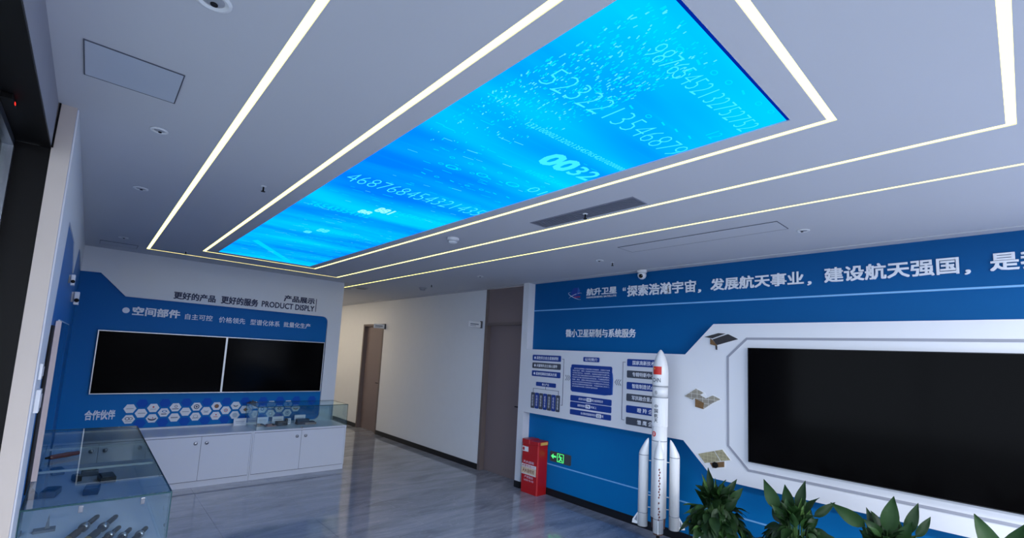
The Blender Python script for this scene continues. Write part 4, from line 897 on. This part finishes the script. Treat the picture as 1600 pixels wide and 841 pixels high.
def booster(ang, fins=True):
    a = math.radians(ang); cx_, cy_ = OFF * math.sin(a), -OFF * math.cos(a)
    b = thing('tmp', '', ''); 
    bpy.data.objects.remove(b)
    zb, zt, ztip = Z(818), Z(711), Z(686)
    # skewed nose leaning towards the core
    bm = B(); seg = 24; rings = []
    for r, z, k in ((RB, zb, 0), (RB, zt, 0), (RB * .92, zt + .03, .08), (RB * .62, zt + .085, .38), (RB * .34, zt + .128, .66), (RB * .15, zt + .148, .82), (.002, ztip + .002, .9)):
        ox, oy = -math.sin(a) * RB * k, math.cos(a) * RB * k
        rings.append([bm.verts.new((cx_ + ox + r * math.cos(2 * PI * i / seg), cy_ + oy + r * math.sin(2 * PI * i / seg), z)) for i in range(seg)])
    for p, q in zip(rings, rings[1:]):
        for i in range(seg): bm.faces.new((p[i], p[(i + 1) % seg], q[(i + 1) % seg], q[i]))
    bm.faces.new(rings[0]); bm.faces.new(rings[-1])
    o = obj('booster', bm, rw, RK, True)
    for z in (zt - .002, Z(798)): obj('band', lathe([(RB + .0012, z - .003), (RB + .0012, z + .003)], 24, 'z', (cx_, cy_, 0)), rg, o)
    # fin pointing outwards
    bm = B(); d = Vector((math.sin(a), -math.cos(a), 0)); s = Vector((math.cos(a), math.sin(a), 0)) * .004; c = Vector((cx_, cy_, 0)); pts = [(RB - .004, Z(798)), (RB + .046, Z(811)), (RB + .050, Z(816)), (RB - .004, Z(817))]
    A = [bm.verts.new(c + d * r + s + Vector((0, 0, z))) for r, z in pts]; D = [bm.verts.new(c + d * r - s + Vector((0, 0, z))) for r, z in pts]
    bm.faces.new(A); bm.faces.new(D[::-1])
    for i in range(4): bm.faces.new((A[i], A[(i + 1) % 4], D[(i + 1) % 4], D[i]))
    f = obj('fin', bm, rw, o)
    bm = B(); s2 = s * 1.15; pts = [(RB + .004, Z(803)), (RB + .030, Z(811)), (RB + .004, Z(813))]
    for sg in (1, -1): bm.faces.new([bm.verts.new(c + d * r + s2 * sg + Vector((0, 0, z))) for r, z in pts])
    obj('fin_inlay', bm, rg, o)
    bm = B()
    for z in (Z(720), Z(772), Z(790)): tube(bm, d * (R0 - .004) + Vector((0, 0, z)), d * (OFF - RB + .004) + Vector((0, 0, z)), .004)
    obj('strut', bm, rw, RK); return o
for ang in (0, 90, 180, 270): booster(ang)
# red and black lozenges up the front booster
bm = B()
for k in range(19):
    if k in (11, 13): continue
    z = Z(726 + k * 4.0); x = .006 + (.003 if k % 2 else -.003); y = -(OFF + math.sqrt(RB ** 2 - x ** 2)) - .0008
    for i in range(1): bm.faces.new([bm.verts.new(p) for p in ((x - .0075, y, z), (x - .001, y, z - .013), (x + .0075, y, z), (x + .001, y, z + .013))])
obj('check_marks', bm, mat('check_maroon', (.14, .02, .02), .5), RK)
obj('engine_skirt', lathe([(.060, Z(818)), (.066, Z(803))], 24), rbr, RK); obj('engine_nozzle', lathe([(.045, Z(828)), (.024, Z(819))], 20), rbr, RK)
obj('stand_pole', lathe([(.016, .02), (.016, Z(827))], 16), blackm, RK); obj('stand_base', lathe([(.14, .0005), (.14, .012), (.12, .02), (.02, .024)], 32), blackm, RK)

# ================================================================== PLANTS
leaf_g = [mat('leaf_dark', (.008, .026, .006), .5, .22, noise=.35, nscale=9), mat('leaf_mid', (.013, .042, .009), .5, .22, noise=.3, nscale=9), mat('leaf_light', (.05, .11, .025), .5, .22, noise=.25, nscale=9), mat('leaf_yellowed', (.10, .09, .02), .5, .3, noise=.3, nscale=9)]
stem_m = mat('stem_green', (.05, .11, .03), .5, .3); soil = mat('soil', (.03, .022, .016), .95, .1, noise=.4, nscale=40)
def leaf_mesh(L_, Wd, droop, fold, seed, mt):
    rr = random.Random(seed); bm = B(); n = 8; rows_ = []
    ang = 0; x = 0; z = 0
    tw = rr.uniform(-.25, .25)
    for i in range(n + 1):
        t = i / n; w = Wd * (math.sin(PI * min(1, t ** .75)) ** .9) * (1 - .25 * t) if 0 < i < n else .0015
        ang = -droop * t * t; 
        if i: x += L_ / n * math.cos(ang); z += L_ / n * math.sin(ang)
        row = []
        for u in (-1, -.55, 0, .55, 1):
            wave = .004 * math.sin(t * 9 + u * 2 + seed)
            row.append(bm.verts.new((x, u * w * math.cos(fold), z + abs(u) * w * math.sin(fold) + wave * abs(u) + u * w * tw * t)))
        rows_.append(row)
    for a, b in zip(rows_, rows_[1:]):
        for i in range(4): bm.faces.new((a[i], b[i], b[i + 1], a[i + 1]))
    me = bpy.data.meshes.new('leaf'); bmesh.ops.recalc_face_normals(bm, faces=bm.faces); bm.to_mesh(me); bm.free(); me.materials.append(mt)
    for p in me.polygons: p.use_smooth = True
    return me
LM = [  # broad drooping blades
    leaf_mesh(.17, .048, .9, .35, 1, leaf_g[0]), leaf_mesh(.18, .052, .6, .3, 2, leaf_g[0]), leaf_mesh(.15, .045, 1.2, .4, 3, leaf_g[1]), leaf_mesh(.19, .054, .4, .3, 4, leaf_g[1]), leaf_mesh(.18, .034, .3, .5, 5, leaf_g[2]), leaf_mesh(.14, .044, 1.4, .3, 6, leaf_g[0]), leaf_mesh(.14, .038, .5, .4, 7, leaf_g[3])]
UP = [leaf_mesh(.20, .048, .3, .25, 8, leaf_g[1]), leaf_mesh(.19, .036, .2, .35, 9, leaf_g[0]), leaf_mesh(.14, .020, .1, .9, 10, leaf_g[2])]
def plant(label, x, y, zrim, seed, nleaf, ht, spread, ups):
    rr = random.Random(seed); P_ = thing('potted_plant', label, 'plant', (x, y, 0), 0, 'potted plants along the blue wall')
    r = .125
    obj('pot', lathe([(r * .74, .0005), (r * .78, .01), (r * .96, zrim - .03), (r * 1.02, zrim - .028), (r * 1.04, zrim), (r * .96, zrim), (r * .93, zrim - .03)], 32), plastic_w, P_, True)
    obj('soil', lathe([(r * .92, zrim - .045), (r * .92, zrim - .032), (.01, zrim - .025)], 24), soil, P_)
    stems = B()
    def put(me, base, az, elev, sc, roll=0):
        o = bpy.data.objects.new('leaf', me); C.objects.link(o); o.parent = P_; o.location = base
        o.rotation_mode = 'QUATERNION'
        o.rotation_quaternion = Quaternion((0, 0, 1), az) @ Quaternion((0, 1, 0), -elev) @ Quaternion((1, 0, 0), roll); o.scale = (sc,) * 3
    for k in range(nleaf):
        f = (k + .5) / nleaf; az = k * 2.39996 + rr.uniform(-.3, .3); h = zrim + .02 + ht * (.18 + .82 * (1 - f)) * rr.uniform(.85, 1.05)
        rad = spread * (.10 + .90 * f ** .6) * rr.uniform(.75, 1.05)
        base = Vector((rad * math.cos(az), rad * math.sin(az), h)); top = f < .30; elev = (rr.uniform(.75, 1.35) if top else rr.uniform(.1, -.95)); rad *= (1 if top else .85)
        put(LM[rr.choice((0, 1, 2, 3, 0, 1, 5, 2, 3, 5, 4 if rr.random() < .3 else 0, 6 if rr.random() < .15 else 1))], base, az + rr.uniform(-.4, .4), elev, rr.uniform(.60, .90) * (.9 if top else 1), (1.4 * math.sin(az - 3.56) + rr.uniform(-.4, .4)) if top else rr.uniform(-.7, .7))
        c0 = Vector((.03 * math.cos(az), .03 * math.sin(az), zrim - .03)); mid = (c0 + base) / 2 + Vector((0, 0, .03)); tube(stems, c0, mid, .003, .0025, 5); tube(stems, mid, base, .0025, .002, 5)
    for (az, rad, h, elev, mi, sc) in ups:
        base = Vector((rad * math.cos(az), rad * math.sin(az), h)); put(UP[mi], base, az, elev, sc, 1.5 * math.sin(az - 3.56) + rr.uniform(-.25, .25)); tube(stems, (0, 0, zrim - .03), base, .0035, .0025, 6)
    s = obj('stems', stems, stem_m, P_); s['kind'] = 'stuff'
plant('leafy green plant in a white pot beside the rocket model', 3.72, 1.66, .41, 11, 175, .29, .175, [(2.4, .07, .74, 1.25, 2, 1.0), (1.6, .03, .74, 1.35, 1, .9), (4.0, .05, .73, 1.1, 0, .8), (5.4, .07, .72, 1.0, 1, .8), (5.0, .10, .69, .9, 0, .7), (.5, .05, .72, 1.2, 2, .8)])
plant('second leafy plant from the rocket, with one tall upright leaf at left', 3.72, 1.12, .41, 12, 160, .29, .155, [(1.9, .10, .73, 1.15, 0, 1.05), (5.0, .02, .76, 1.35, 1, 1.05), (4.2, .08, .74, 1.0, 0, .9), (5.3, .12, .72, .7, 1, .9), (1.0, .03, .73, 1.2, 0, .9), (4.8, .02, .70, 1.4, 2, 1.0)])
plant('third plant from the rocket, two wide upright leaves under the display', 3.74, .63, .41, 13, 150, .29, .15, [(2.0, .10, .76, .55, 0, 1.05), (4.9, .01, .75, 1.40, 0, 1.1), (5.0, .10, .76, 1.25, 1, 1.05), (5.3, .16, .74, 1.0, 1, .8), (1.2, .05, .72, 1.2, 1, .8), (4.6, .07, .70, 1.2, 0, .8)])
plant('fourth plant, only its leaf tips showing at the bottom right', 3.74, .13, .41, 14, 100, .22, .17, [(1.8, .02, .74, 1.25, 0, 1.2), (4.6, .02, .74, 1.30, 0, 1.2), (5.2, .14, .66, 1.2, 1, .8), (2.2, .12, .64, 1.2, 2, .8)])
